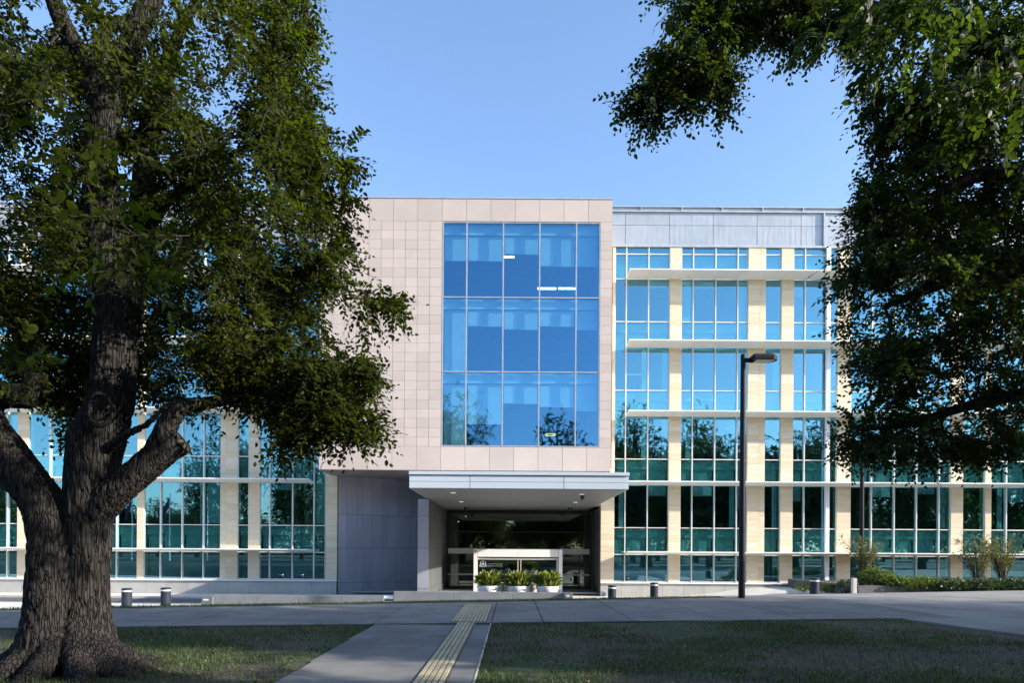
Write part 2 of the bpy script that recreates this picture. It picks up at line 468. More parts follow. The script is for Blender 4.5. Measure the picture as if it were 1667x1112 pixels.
# white fin (downpipe cover) on the right wing
MB().box(FX(1343.6, 484), FX(1349.8, 484), YF - .22, YF - .02, ZB, ZW - .06).build('downpipe', 'white_metal', bld)
MB().box(FX(1339.5, 370), FX(1341.8, 370), YF - .12, YF + .05, ZW, ZTOP - .35).build('downpipe', 'zinc', bld)
# sunshades
def shade(x0, x1, z, cuts=()):
    b = MB(); e = [x0]
    x = x0 + 1.27
    while x < x1 - .3: e.append(x); x += 1.27
    e.append(x1)
    for a, c in zip(e[:-1], e[1:]):
        g = .006
        a2 = a + (.022 if any(abs(a - q) < .7 for q in cuts) else g)
        poly = [(YF - .08, z), (YF - 1.10, z + .10), (YF - 1.13, z + .10), (YF - 1.13, z + .16), (YF - 1.10, z + .165), (YF - .08, z + .06)]
        b.prism(poly, a2, c - g, 'X')
    b.build('sunshade', 'shade_metal', bld)
    br = MB(); x = x0 + .6
    while x < x1: br.box(x - .02, x + .02, YF - .5, YF - .04, z + .06, z + .10); x += 2.54
    return b
for k, z in enumerate(SH):
    x0 = FX(1019.5, 484)
    if k == 3: x0 = 5.45
    if k == 4: x0 = FX(1016, 898)
    shade(x0, XR - .5, z, (FX(1243, 484), FX(1357, 484)))
    shade(XL + .5, FX(512, 790), z)
# zinc attic storey
def attic(x0, x1, start):
    b = MB(); x = start
    while x > x0: x -= 2.53
    while x < x1:
        a, c = max(x, x0), min(x + 2.53, x1)
        if c - a > .1:
            n = max(1, round((c - a) / .316))
            for (za, zb) in ((ZW + .06, 21.40), (21.42, 22.14)):
                b.box(a + .012, c - .012, YF + .0, YF + .06, za, zb)
                for i in range(1, n):
                    xx = a + (c - a) * i / n + rs.uniform(-.02, .02)
                    b.box(xx - .003, xx + .003, YF - .003, YF + .001, za + .02, zb - .02)
        x += 2.53
    b.build('zinc_cladding', 'zinc', bld)
    b = MB().box(x0, x1, YF + .062, YF + .3, ZW, 22.2); b.build('cladding_backing', 'joint', bld)
    b = MB().box(x0, x1, YF - .10, YF + .3, ZW - .06, ZW + .055)
    b.box(x0, x1, YF - .10, YF + .1, 22.15, 22.22); b.box(x0, x1, YF - .04, YF + .4, ZTOP - .05, ZTOP)
    b.build('coping', 'zinc_trim', bld)
    b = MB().box(x0, x1, YF + .05, YF + .3, 22.22, ZTOP - .05)
    x = start + .9
    while x > x0: x -= 2.33
    x += 2.33
    while x < x1: b.box(x - .03, x + .03, YF - .06, YF + .05, 22.22, ZTOP - .05); x += 2.33
    b.build('parapet', 'zinc', bld)
attic(5.35, XR, FX(1018, 380)); attic(XL, -10.4, FX(500, 380))
# body behind: roof, floors, rear wall
b = MB().box(XL, XR, YF + .42, 62, ZW + .05, ZW + .5)
b.build('roof', 'zinc_trim', bld)
b = MB().box(XL, XL + .4, YF + .4, 62, 0, ZW); b.box(XR - .4, XR, YF + .4, 62, 0, ZW); b.box(XL, XR, 62, 62.4, 0, ZW + .5)
b.build('outer_wall', 'plinth_stone', bld)
for (a, c) in ((XL + .4, -9.95), (5.15, XR - .4)):
    b = MB()
    for z in MU: b.box(a, c, YF + .45, 50, z - .55, z - .06)
    b.box(a, c, YF + .45, 50, 20.0, 20.15)
    b.build('floor_slab', 'interior_floor', bld)
    b = MB().box(a, c, 46.5, 46.7, .3, 19.9)
    x = a + 3
    while x < c:
        b.box(x - .2, x + .2, 42.5, 42.9, .3, 19.9); x += 7.2
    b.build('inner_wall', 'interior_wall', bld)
# office lights and desks seen through the glass
b = MB()
for px, py in ((1182, 698), (1203, 690), (1062, 697), (1020, 610)):
    x, z = at(px, py, 42.5)
    b.box(x, x + 1.0, 42.5, 42.56, z, z + .03)
b.build('office_light', 'down_glow', bld)
b = MB(); x, z = at(1130, 835, 43); b.box(x, x + .75, 43, 43.1, z - .2, z + .25)
b.build('partition', 'furniture', bld)
b = MB()
for px in (1118, 1150, 1178): x, z = at(px, 852, 42); b.box(x, x + 1.0, 41.6, 42.4, z - .05, z); b.box(x + .1, x + .15, 41.7, 42.3, z - .8, z - .05); b.box(x + .85, x + .9, 41.7, 42.3, z - .8, z - .05)
b.build('desk', 'furniture', bld)
# plinth and sill
def plinth(x0, x1, pans=1.19):
    b = MB(); x = x0
    while x < x1 - .01:
        c = min(x + pans, x1); b.box(x + .006, c - .006, YF - .10, YF + .3, -.3, .755); x = c
    b.build('plinth', 'plinth_stone', bld)
    MB().box(x0, x1, YF - .09, YF + .3, -.3, .75).build('plinth_backing', 'joint', bld)
    MB().box(x0 - .0, x1, YF - .2, YF + .3, .76, .835).build('sill', 'white_metal', bld, bevel=.008)
plinth(XL, FX(549, 900)); plinth(FX(977.5, 900), XR)

# --- pink stone box
PX0, PX1 = at(518, 766, YP)[0], at(996.2, 500, YP)[0]
PZ0, PZ1 = 6.88, 21.47
GX = [at(q, 484, YP)[0] for q in (720.5, 759.5, 819, 878.3, 938, 976.3)]
GZ = [20.17, 16.17, 12.18, 8.20]
J0 = at(720, 345, YP)[0]
b = MB(); g = .0075
def panel(x0, x1, z0, z1):
    if x1 - x0 > .05: b.box(x0 + g, x1 - g, YP + rs.random() * .003, YP + .045, z0 + g * .6, z1 - g * .6)
xs = []; x = J0 - 1.302 * 9
while x < PX1 + 1.3: xs.append(x); x += 1.302
for a, c in zip(xs[:-1], xs[1:]):
    a2, c2 = max(a, PX0), min(c, PX1)
    panel(a2, c2, 20.22, PZ1 - .04); panel(a2, c2, PZ0, 8.15)
    for h in (0, 1):
        p, q = a + .651 * h, a + .651 * (h + 1)
        p, q = max(p, PX0), min(q, PX1)
        if p >= GX[0] - .03: continue
        q = min(q, GX[0] - .01)
        for r in range(24):
            z = 8.15 + (20.22 - 8.15) * r / 24; panel(p, q, z, z + (20.22 - 8.15) / 24)
for r in range(24):
    z = 8.15 + (20.22 - 8.15) * r / 24; panel(GX[-1] + .02, PX1, z, z + (20.22 - 8.15) / 24)
# side faces of the box
y = YP + .05
while y < YF - .3:
    for r in range(28):
        z = PZ0 + (PZ1 - .04 - PZ0) * r / 28; z2 = z + (PZ1 - .04 - PZ0) / 28
        b.box(PX1 - .045, PX1, y + g, min(y + 1.302, YF + .3) - g, z + g, z2 - g); b.box(PX0, PX0 + .045, y + g, min(y + 1.302, YF + .3) - g, z + g, z2 - g)
    y += 1.302
b.build('stone_box', 'pink_stone', bld)
b = MB()
b.box(PX0 + .05, GX[0] - .03, YP + .05, YP + .3, PZ0 + .02, PZ1 - .05); b.box(GX[-1] + .03, PX1 - .05, YP + .05, YP + .3, PZ0 + .02, PZ1 - .05)
b.box(GX[0] - .03, GX[-1] + .03, YP + .05, YP + .3, 20.2, PZ1 - .05); b.box(GX[0] - .03, GX[-1] + .03, YP + .05, YP + .3, PZ0 + .02, 8.17)
b.box(PX0 + .05, PX0 + .2, YP + .3, YF + .4, PZ0 + .02, PZ1 - .05); b.box(PX1 - .2, PX1 - .05, YP + .3, YF + .4, PZ0 + .02, PZ1 - .05)
b.build('box_backing', 'joint', bld)
b = MB().box(PX0 - .03, PX1 + .03, YP - .03, YP + .35, PZ1 - .035, PZ1 + .02); b.box(PX0, PX1, YP + .36, 60, PZ1 - .3, PZ1 - .02)
b.build('box_coping', 'zinc_trim', bld)
b = MB()
for i in range(8):
    for j in range(4):
        xa_, ya_ = PX0 + (PX1 - PX0) * i / 8, YP + .05 + 1.6 * j
        b.box(xa_ + .01, xa_ + (PX1 - PX0) / 8 - .01, ya_ + .01, ya_ + 1.59, PZ0 - .02, PZ0 + .02)
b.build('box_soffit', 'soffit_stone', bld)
# curtain wall in the box: 15 glazed cells
btm = [[1.88, 1.88, 1.50, 2.15, 2.15], [3.95, 1.42, 1.58, 1.40, 1.58], [3.95, 2.72, 1.60, 1.78, 1.98]]
cwf = MB(); yg = YP + .07
for X in GX: cwf.box(X - .035, X + .035, yg - .06, yg + .12, GZ[-1] - .04, GZ[0] + .04)
for k, Z in enumerate(GZ):
    for a, c in zip(GX[:-1], GX[1:]): cwf.box(a + .035, c - .035, yg - .05, yg + .12, Z - .03, Z + .03)
cwf.build('curtain_wall_frame', 'box_frame', bld)
for r in range(3):
    for c in range(5):
        a, q = GX[c] + .035, GX[c + 1] - .035
        zt, zb = GZ[r] - .03, GZ[r + 1] + .03
        o = MB().box(a, q, yg, yg + .012, zb, zt).build('glazing_bay', 'glass_box', bld)
        MB().box(a, q, yg + .22, yg + .26, zt - .53, zt).build('bulkhead', 'blind', o)
        MB().box(a + .03, q - .03, yg + .34, yg + .345, zt - btm[r][c], zt - .54).build('blind', 'blind', o)
        # added strip standing in for the lighter, sunlit left part of each blind
        w_ = (q - a) * (.40 if c in (1, 2, 3) else .22)
        MB().box(a + .03, a + .03 + w_, yg + .30, yg + .305, zt - btm[r][c] + .02, zt - .62).build('lit_blind_strip', 'blind', o)
b = MB()
for z in (8.10, 12.10, 16.10): b.box(PX0 + .3, PX1 - .3, YP + .5, 46, z - .45, z)
b.box(PX0 + .3, PX1 - .3, YP + .5, 46, 20.2, 20.3)
b.build('box_floor', 'interior_floor', bld)
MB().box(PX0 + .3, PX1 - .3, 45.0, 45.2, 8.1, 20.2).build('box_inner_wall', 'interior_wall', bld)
def strip(px0, px1, py, Y=39.0):
    a, z = at(px0, py, Y); c, _ = at(px1, py, Y)
    MB().box(a, c, Y, Y + .12, z - .035, z + .035).build('ceiling_light', 'strip_light', bld)
strip(820, 837, 417.5); strip(875, 905.5, 469); strip(909, 939, 469)
for px, py in ((896, 708),):
    x, z = at(px, py, 40.5); t = MB(); n = 28
    t.tube([(x + .30 * math.cos(2 * math.pi * i / n), 40.5 + .36 * math.sin(2 * math.pi * i / n), z) for i in range(n + 1)], .028, 6, False)
    t.build('ring_pendant', 'ring_glow', bld)

# --- entrance: grey clad walls, canopy, glazing, vestibule
GW0 = Vector((FX(550.5, 850), YF + .05, 0)); GW1 = Vector((-4.6, 42.9, 0))
d = GW1 - GW0; L_ = d.length; ang = math.atan2(d.y, d.x)
mt = Matrix.Translation(GW0) @ Matrix.Rotation(ang, 4, 'Z')
b = MB(); x = 0; ws = [.16, .32, .64, .32, .62, .64, .32, .64, .30, .64, .32, .64, .5]
wi = 0
while x < L_:
    w_ = ws[wi % len(ws)]; wi += 1; c = min(x + w_, L_)
    for (za, zb) in ((-.3, .66), (.68, 2.68), (2.70, 4.64), (4.66, 6.85)): b.box(x + .005, c - .005, 0, .05, za, zb)
    x = c
b.move(mt); b.build('grey_cladding', 'grey_panel', bld)
MB().box(0, L_, .045, .3, -.3, 6.86).move(mt).build('grey_wall', 'joint', bld)
# short grey return under the sill, left of the angled wall, is the plinth itself
CXL, CXR = at(666.3, 796, 28.3)[0], at(1023.3, 797, 28.3)[0]
WL0, WL1 = at(680, 880, 34)[0], at(697.5, 880, 34)[0]
b = MB(); bs = MB()
for (za, zb) in ((0, .66), (.68, 2.68), (2.70, 4.3), (4.32, 5.14)):
    b.box(WL0, WL1, 34.0, 34.05, za, zb)
    y = 34.05
    for wv in (1.3, 2.2, 2.2, 2.2, 1.55):
        bs.box(WL1 - .05, WL1, y + .01, y + wv - .01, za, zb); b.box(WL0, WL0 + .05, y + .01, y + wv - .01, za, zb); y += wv
b.build('entrance_pier', 'grey_panel', bld); bs.build('entrance_return_wall', 'dark_shaded_panel', bld)
MB().box(WL0 + .03, WL1 - .03, 34.04, 43.6, 0, 5.13).build('pier_core', 'joint', bld)
RX = FX(977, 900)
b = MB()
for (za, zb) in ((0, .66), (.68, 2.68), (2.70, 5.14)):
    y = YF + .0
    for wv in (1.4, 1.4, 1.45): b.box(RX - .05, RX, y + .01, y + wv - .01, za, zb); y += wv
b.box(RX - .04, RX + .4, YF + .02, 43.6, 0, 5.13)
b.build('entrance_side_wall', 'dark_shaded_panel', bld)
# canopy
zc0, zc1 = at(845, 796, 28.3)[1], at(845, 771, 28.3)[1]
CY0 = 28.3
b = MB()
cuts = [CXL, at(765, 780, CY0)[0], at(918, 780, CY0)[0], CXR]
for a, c in zip(cuts[:-1], cuts[1:]):
    b.box(a + (.012 if a > CXL else 0), c - (.012 if c < CXR else 0), CY0, CY0 + .06, zc0 + .01, zc0 + .27)
    b.box(a + (.012 if a > CXL else 0), c - (.012 if c < CXR else 0), CY0, CY0 + .06, zc0 + .285, zc0 + .53)
for X in (CXL, CXR - .06):
    b.box(X, X + .06, CY0 + .06, YF + .2, zc0 + .01, zc0 + .27); b.box(X, X + .06, CY0 + .06, YF + .2, zc0 + .285, zc0 + .53)
b.build('canopy_fascia', 'canopy_metal', bld)
b = MB().box(CXL - .02, CXR + .02, CY0 - .06, YF + .2, zc0 + .56, zc0 + .70)
b.build('canopy_cap', 'canopy_metal', bld, bevel=.01)
MB().box(CXL + .03, CXR - .03, CY0 + .03, YF + .2, zc0 + .04, zc0 + .56).build('canopy_core', 'joint', bld)
b = MB(); y = CY0 + .08
while y < YF + 4.1:
    b.box(CXL + .06, CXR - .06, y, y + .188, zc0 - .005, zc0 + .03); y += .2
b.box(CXL + .06, CXR - .06, CY0 + .08, YF + 4.2, zc0 + .032, zc0 + .04)
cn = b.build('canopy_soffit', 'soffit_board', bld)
for px, py in ((738, 802.5), (751, 817), (734, 833.5), (766, 833.5), (937, 818), (922, 834), (947, 805)):
    Y = (EYE - zc0) * F / ((py - HY) - K * (px - CX)); x = at(px, py, Y)[0]
    MB().lathe([(.12, zc0 - .016), (.12, zc0 - .004)], x, Y, 20).build('downlight', 'down_glow', bld)
def dome(px, py, r=.13):
    Y = (EYE - zc0) * F / ((py - HY) - K * (px - CX)); x = at(px, py, Y)[0]
    m = MB().lathe([(r * 1.15, zc0 - .006), (r * 1.15, zc0 - .05), (r, zc0 - .05), (r * .96, zc0 - .12), (r * .7, zc0 - .2), (r * .3, zc0 - .235)], x, Y, 20)
    o = m.build('security_camera', 'black', bld, smooth=True)
    MB().box(x - r * 1.3, x + r * 1.3, Y - .02, Y + .02, zc0 - .03, zc0 - .008).build('bracket', 'white_metal', o)
dome(948, 806, .10); dome(759, 826); dome(928, 827)
# wall above the canopy behind the pink box
MB().box(WL0 - .1, RX + .3, YF + .3, YF + .5, 5.2, PZ0).build('upper_entrance_wall', 'grey_panel', bld)
# entrance glazing
EG = 43.5
x0, x1 = WL1, RX - .05
m = MB()
for X in (x0 + .05, x1 - .05): m.box(X - .05, X + .05, EG - .05, EG + .1, .1, 5.1)
for px in (747, 775, 911, 943): X = at(px, 930, EG)[0]; m.box(X - .03, X + .03, EG - .04, EG + .08, .1, 2.38)
m.box(x0 + .1, x1 - .1, EG - .05, EG + .1, 3.75, 3.83); m.box(x0 + .1, x1 - .1, EG - .05, EG + .1, 4.95, 5.1)
fr = m.build('entrance_frame', 'black', bld)
MB().box(x0 + .1, x1 - .1, EG - .08, EG + .12, 2.39, 2.73).build('transom', 'white_metal', fr)
m = MB().box(x0 + .1, x1 - .1, EG - .1, EG - .06, 1.03, 1.13); m.build('push_bar', 'silver', fr)
MB().box(x0 + .1, x1 - .1, EG, EG + .012, .12, 4.95).build('entrance_glass', 'glass_entry', fr)
m = MB().box(x0, x1, 50, 50.2, 0, 5.2); m.box(x0 - .2, x0, EG + .2, 50, 0, 5.2); m.box(x1, x1 + .2, EG + .2, 50, 0, 5.2); m.box(x0, x1, EG + .2, 50, 5.1, 5.2)
m.box(x0 + .3, x1 - .3, 46, 46.2, 2.9, 3.9)
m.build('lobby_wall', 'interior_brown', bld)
m = MB().box(x0 - 6, x1 + .5, YF + .4, 50, .1, .19); m.build('lobby_floor', 'interior_floor', bld)
m = MB(); xx, zz = at(745, 850, 46); m.box(xx, xx + .12, 45.9, 45.95, zz - .03, zz + .05); xx, zz = at(757, 842, 46); m.box(xx, xx + .1, 45.9, 45.95, zz, zz + .08)
m.build('lobby_light', 'down_glow', bld)
# vestibule screen in front of the doors, with the department's lettering
VY = 40.0
vx0, vx1 = at(771, 930, VY)[0], at(915.5, 930, VY)[0]
zt = at(843, 894.5, VY)[1]
m = MB().box(vx0, vx0 + .22, VY, VY + .25, .15, zt); m.box(vx1 - .22, vx1, VY, VY + .25, .15, zt)
mid = (vx0 + vx1) / 2
m.box(vx0 + .24, mid - .006, VY + .01, VY + .25, zt - .46, zt - .01); m.box(mid + .006, vx1 - .24, VY + .01, VY + .25, zt - .46, zt - .01)
ves = m.build('vestibule_frame', 'white_metal', bld)
m = MB().box(vx0 + .24, vx1 - .24, VY + .1, VY + .2, zt - .62, zt - .53)
m.box(mid + .15, mid + .19, VY + .12, VY + .18, .15, zt - .6); m.box(mid - .02, mid + .02, VY + .12, VY + .18, .15, zt - .6); m.box(vx1 - .34, vx1 - .26, VY + .1, VY + .2, .15, zt - .6)
m.build('door_rail', 'silver', ves)
MB().box(vx0 + .24, vx1 - .24, VY + .14, VY + .15, .2, zt - .62).build('door_glass', 'glass_screen', ves)
m = MB().box(vx0, vx1, VY + .3, EG - .2, zt - .12, zt - .02); m.build('vestibule_roof', 'white_metal', ves)
m = MB().lathe([(.05, 0), (.05, .03)], 0, 0, 12); m.move(Matrix.Translation((vx0 + .11, VY - .005, zt - .12)) @ Matrix.Rotation(R(90), 4, 'X')); m.build('sensor', 'black', ves)
pmat('lettering', (.36, .38, .40), rough=.6)
def text(s, x, z, size, y, parent):
    cu = bpy.data.curves.new('lettering', 'FONT'); cu.body = s; cu.size = size; cu.extrude = .002
    o = bpy.data.objects.new('lettering', cu); COL.objects.link(o)
    dg = bpy.context.evaluated_depsgraph_get(); me = bpy.data.meshes.new_from_object(o.evaluated_get(dg))
    bpy.data.objects.remove(o)
    me.transform(Matrix.Translation((x, y, z)) @ Matrix.Rotation(R(90), 4, 'X'))
    me.materials.clear(); me.materials.append(M['lettering'])
    o = bpy.data.objects.new('lettering', me); COL.objects.link(o); attach(o, parent)
    w = max(v.co.x for v in me.vertices) - x
    return o, w
lx, lz = at(794.3, 919.2, VY + .12); rx, _ = at(818.5, 919.2, VY + .12)
for s, py in (('Australian Government', 919.3), ('Department of Finance', 922.6)):
    z_ = at(795, py, VY + .12)[1]
    o, w = text(s, lx, z_, .085, VY + .12, ves)
    me = o.data; f_ = (rx - lx) / w
    for v in me.vertices: v.co.x = lx + (v.co.x - lx) * f_
# coat of arms: shield between two supporters, star above, wattle below
cx_, cz_ = at(786.5, 919, VY + .12)
m = MB(); yy = VY + .118
m.prism([(cx_ - .07, cz_ + .08), (cx_ - .07, cz_ - .03), (cx_, cz_ - .12), (cx_ + .07, cz_ - .03), (cx_ + .07, cz_ + .08)], yy, yy + .004)
for sgn in (-1, 1):
    m.prism([(cx_ + sgn * .09, cz_ - .08), (cx_ + sgn * .12, cz_ + .06), (cx_ + sgn * .10, cz_ + .16), (cx_ + sgn * .14, cz_ + .17), (cx_ + sgn * .17, cz_ + .06), (cx_ + sgn * .20, cz_ - .03), (cx_ + sgn * .16, cz_ - .10)], yy, yy + .004)
    m.prism([(cx_ + sgn * .02, cz_ - .13), (cx_ + sgn * .26, cz_ - .07), (cx_ + sgn * .24, cz_ - .12), (cx_ + sgn * .03, cz_ - .17)], yy, yy + .004)
st = [(cx_ + (.06 if i % 2 == 0 else .026) * math.sin(math.pi * i / 7), cz_ + .17 + (.06 if i % 2 == 0 else .026) * math.cos(math.pi * i / 7)) for i in range(14)]
m.prism(st, yy, yy + .004)
m.build('crest', 'lettering', ves)

# ------------------------------------------------------------------ terrace and low walls in front of the entrance
struct(MB().box(-2.6, 2.3, 27.85, 29.6, -.2, .72).build('terrace', 'wall_concrete'))
lwz = at(785, 964.5, 27.5)[1]
wx0, wx1 = at(640.5, 966, 27.5)[0], at(930, 966, 27.5)[0]
b = MB(); e = [wx0, wx0 + 2.4, wx0 + 4.8, wx1]
for a, c in zip(e[:-1], e[1:]): b.box(a + .004, c - .004, 27.5, 27.78, -.2, lwz)
tag(b.build('low_wall', 'wall_concrete', bevel=.012), 'longer raised concrete wall in front of the three white planters', 'wall')
b = MB(); x0_, z0_ = at(347, 970.5, 27.5); x1_, _ = at(625, 970, 27.5); e = [x0_ + (x1_ - x0_) * i / 4 for i in range(5)]
z0_ = at(480, 970, 27.5)[1]
for a, c in zip(e[:-1], e[1:]): b.box(a + .004, c - .004, 27.5, 27.85, -.2, z0_)
tag(b.build('low_wall', 'wall_concrete', bevel=.012), 'lower grey concrete wall left of the entrance, beside the dark cabinet', 'wall')
def cabinet(px0, px1, py, label, Y=27.4):
    a, z = at(px0, py, Y); c, _ = at(px1, py, Y)
    t = thing('utility_cabinet', label, 'cabinet', ((a + c) / 2, Y, 0), 0, 'dark utility cabinets at the wall ends')
    b = MB().box(a, c, Y, Y + .35, -.1, z); b.build('body', 'cabinet', t, bevel=.01)
    MB().box(a + .08, (a + c) / 2 + .06, Y - .012, Y, z - .16, z - .09).build('plate', 'silver', t)
cabinet(327.5, 346, 972, 'dark grey cabinet at the left end of the lower concrete wall')
cabinet(918, 932.2, 965.5, 'dark box fixed to the right end of the planter wall', 27.3)
a_, z_ = at(627, 972, 27.6); c_, _ = at(639.5, 972, 27.6)
t = thing('drain_pipe', 'short white pipe filling the gap between the two concrete walls', 'pipe', (a_, 27.6, z_))
b = MB().tube([(a_ - .04, 27.65, z_ - .02), (c_ + .02, 27.65, z_ - .02)], .075, 12); b.build('pipe', 'white_metal', t, smooth=False)
MB().box(a_ - .1, c_ + .05, 27.55, 27.8, z_ - .5, z_ - .18).build('bracket', 'court', t)

# ------------------------------------------------------------------ leaves
LEAF = np.array([[0, 0, 0], [.27, .28, .05], [.24, .66, .05], [0, 1.0, -.03], [-.24, .66, .05], [-.27, .28, .05]])
LQ = [(0, 1, 2, 3), (0, 3, 4, 5)]
def unit(a): return a / np.maximum(np.linalg.norm(a, axis=-1, keepdims=True), 1e-9)
def leaves(P, D, Nn, S, shape=LEAF):
    D = unit(D); X = unit(np.cross(D, Nn)); Z = np.cross(X, D)
    sh = shape[None]
    return P[:, None] + S[:, None, None] * (sh[..., 0:1] * X[:, None] + sh[..., 1:2] * D[:, None] + sh[..., 2:3] * Z[:, None])
def sprays(P, D, S, per=9, length=.42, rg=rng, flat=.45, leafsize=None):
    """leafy twigs: P base points, D directions, S leaf length; per leaves alternate along each"""
    n = len(P); D = unit(D)
    up = np.tile([0, 0, 1.0], (n, 1)) + rg.normal(0, flat, (n, 3)); side = unit(np.cross(D, up)); nn = unit(np.cross(side, D))
    t = (np.arange(per) + .6) / per
    sgn = np.where(np.arange(per) % 2 == 0, 1.0, -1.0)
    ln = length * rg.uniform(.6, 1.25, (n, 1, 1))
    pos = P[:, None] + D[:, None] * (t[None, :, None] * ln) - np.array([0, 0, 1.0]) * (t[None, :, None] ** 2) * ln * .25
    dr = D[:, None] * rg.uniform(.5, .8, (n, per, 1)) + side[:, None] * sgn[None, :, None] * rg.uniform(.6, 1.0, (n, per, 1)) + rg.normal(0, .22, (n, per, 3)) + np.array([0, 0, -.22])
    nr = nn[:, None] + rg.normal(0, .35, (n, per, 3))
    s = S[:, None] * rg.uniform(.65, 1.2, (n, per)) * (1 - .25 * np.abs(t - .5))[None]
    return leaves(pos.reshape(-1, 3), dr.reshape(-1, 3), nr.reshape(-1, 3), s.reshape(-1))
def grow(limbs, ends, rg, wob=.12, r0=.0034, step=.35, pw=.5):
    """network: main limbs (list of (points, radii)) plus thin branches that reach every end point"""
    nodes = []; par = []; 
    for pts, rad in limbs:
        pts = [np.array(p, float) for p in pts]
        prev = -1
        for a, c in zip(pts[:-1], pts[1:]):
            k = max(1, int(np.linalg.norm(c - a) / step))
            for i in range(k):
                nodes.append(a + (c - a) * (i / k)); par.append(prev); prev = len(nodes) - 1
        nodes.append(pts[-1]); par.append(prev)
    nmain = len(nodes)
    allp = np.zeros((nmain + len(ends) * 8, 3)); allp[:nmain] = nodes; cnt = nmain
    dist = np.array([np.min(np.linalg.norm(allp[:nmain] - e, axis=1)) for e in ends])
    tips = []
    for i in np.argsort(dist):
        e = ends[i]; dd = np.linalg.norm(allp[:cnt] - e, axis=1)
        j = int(np.argmin(dd)); dlen = dd[j]
        k = int(min(7, max(2, dlen / step + 1))); a = allp[j]; prev = j
        bend = rg.normal(0, wob, 3) * dlen + np.array([0, 0, .10 * dlen])
        path = [j]
        for q in range(1, k + 1):
            t = q / k; p = a + (e - a) * t + bend * math.sin(math.pi * t)
            allp[cnt] = p; par.append(prev); prev = cnt; path.append(cnt); cnt += 1
        tips.append(path)
    load = np.zeros(cnt)
    for path in tips: load[path[-1]] += 1
    for i in range(cnt - 1, nmain - 1, -1): load[par[i]] += load[i]
    rad = r0 * np.maximum(load, 1) ** pw
    return allp[:cnt], par, rad, nmain, tips
def branch_mesh(P, par, rad, nmain, tips, rmax=.11, n=5):
    b = MB()
    for path in tips:
        pts = [P[i] for i in path]; r = [min(rad[i], rmax) for i in path[1:]]; r = [r[0] * 1.05] + r
        b.tube(pts, r, n, False)
    return b
def ell(px, py, Y, rx, rz, ry):
    x, z = at(px, py, Y); s = Y / F
    return (np.array([x, Y, z]), np.array([rx * s, ry, rz * s]))
def fill(ells, counts, rg, gap=.0, gs=.9, shell=.35):
    out = []
    for (c, r), n in zip(ells, counts):
        k = 0; tries = 0
        while k < n and tries < n * 6:
            tries += 1
            v = rg.normal(0, 1, 3); v /= np.linalg.norm(v); p = c + r * v * (shell + (1 - shell) * rg.random()) ** .6 if False else c + r * v * rg.random() ** (1 / 2.4)
            if p[2] < 2.9: continue
            if gap and noise.noise(Vector(p * gs)) < gap - .5 + .18: continue
            out.append(p); k += 1
    return np.array(out)
def crown(P, par, tips, rg, per_tip=5, size=(.06, .09), per=9, length=.42, droop=-.15, spread=.8):
    B = []; D = []
    for path in tips:
        pts = P[path]; e = pts[-1]; d = e - pts[-2]; d = d / (np.linalg.norm(d) + 1e-6)
        for q in range(per_tip):
            t = 1 - .85 * rg.random() if q else 1.0
            s = t * (len(path) - 1); i = min(int(s), len(path) - 2); p = pts[i] + (pts[i + 1] - pts[i]) * (s - i)
            B.append(p); D.append(d * .8 + rg.normal(0, spread, 3) * np.array([1, 1, .6]) + np.array([0, 0, droop]))
    B = np.array(B); D = np.array(D)
    return sprays(B, D, rg.uniform(size[0], size[1], len(B)), per, length, rg), B, D
def twig_mesh(B, D, length, keep=1.0, rad=.0028):
    n = int(len(B) * keep); Dn = unit(D[:n]); B = B[:n]
    up = np.array([0, 0, 1.0]); s = unit(np.cross(Dn, up[None])); u = np.cross(s, Dn)
    V = []
    for t, r, dz in ((0, 1, 0), (.5, .8, .06), (1.0, .4, .25)):
        for a in (0, 2.09, 4.19):
            V.append(B + Dn * length * t - up * length * dz + (s * math.cos(a) + u * math.sin(a)) * rad * r)
    V = np.stack(V, 1)
    return V, [(0, 1, 4, 3), (1, 2, 5, 4), (2, 0, 3, 5), (3, 4, 7, 6), (4, 5, 8, 7), (5, 3, 6, 8)]

# ------------------------------------------------------------------ big tree at the left
TY = 8.75
def T(px, py, Y=TY): return atv(px, py, Y)
def rad_of(pxw, Y=TY): return pxw * .435 * Y / F
tree = thing('shade_tree', 'massive old tree with furrowed forked trunk filling the left side', 'tree', (T(110, 1085).x, TY, 1.0))
def spline(pts, rads, n=6):
    P = []; Rr = []
    pts = [Vector(p) for p in pts]
    for i in range(len(pts) - 1):
        p0, p1, p2, p3 = pts[max(i - 1, 0)], pts[i], pts[i + 1], pts[min(i + 2, len(pts) - 1)]
        for k in range(n):
            t = k / n
            P.append(.5 * ((2 * p1) + (p2 - p0) * t + (2 * p0 - 5 * p1 + 4 * p2 - p3) * t * t + (3 * p1 - p0 - 3 * p2 + p3) * t ** 3))
            Rr.append(rads[i] + (rads[i + 1] - rads[i]) * t)
    P.append(pts[-1]); Rr.append(rads[-1]); return P, Rr
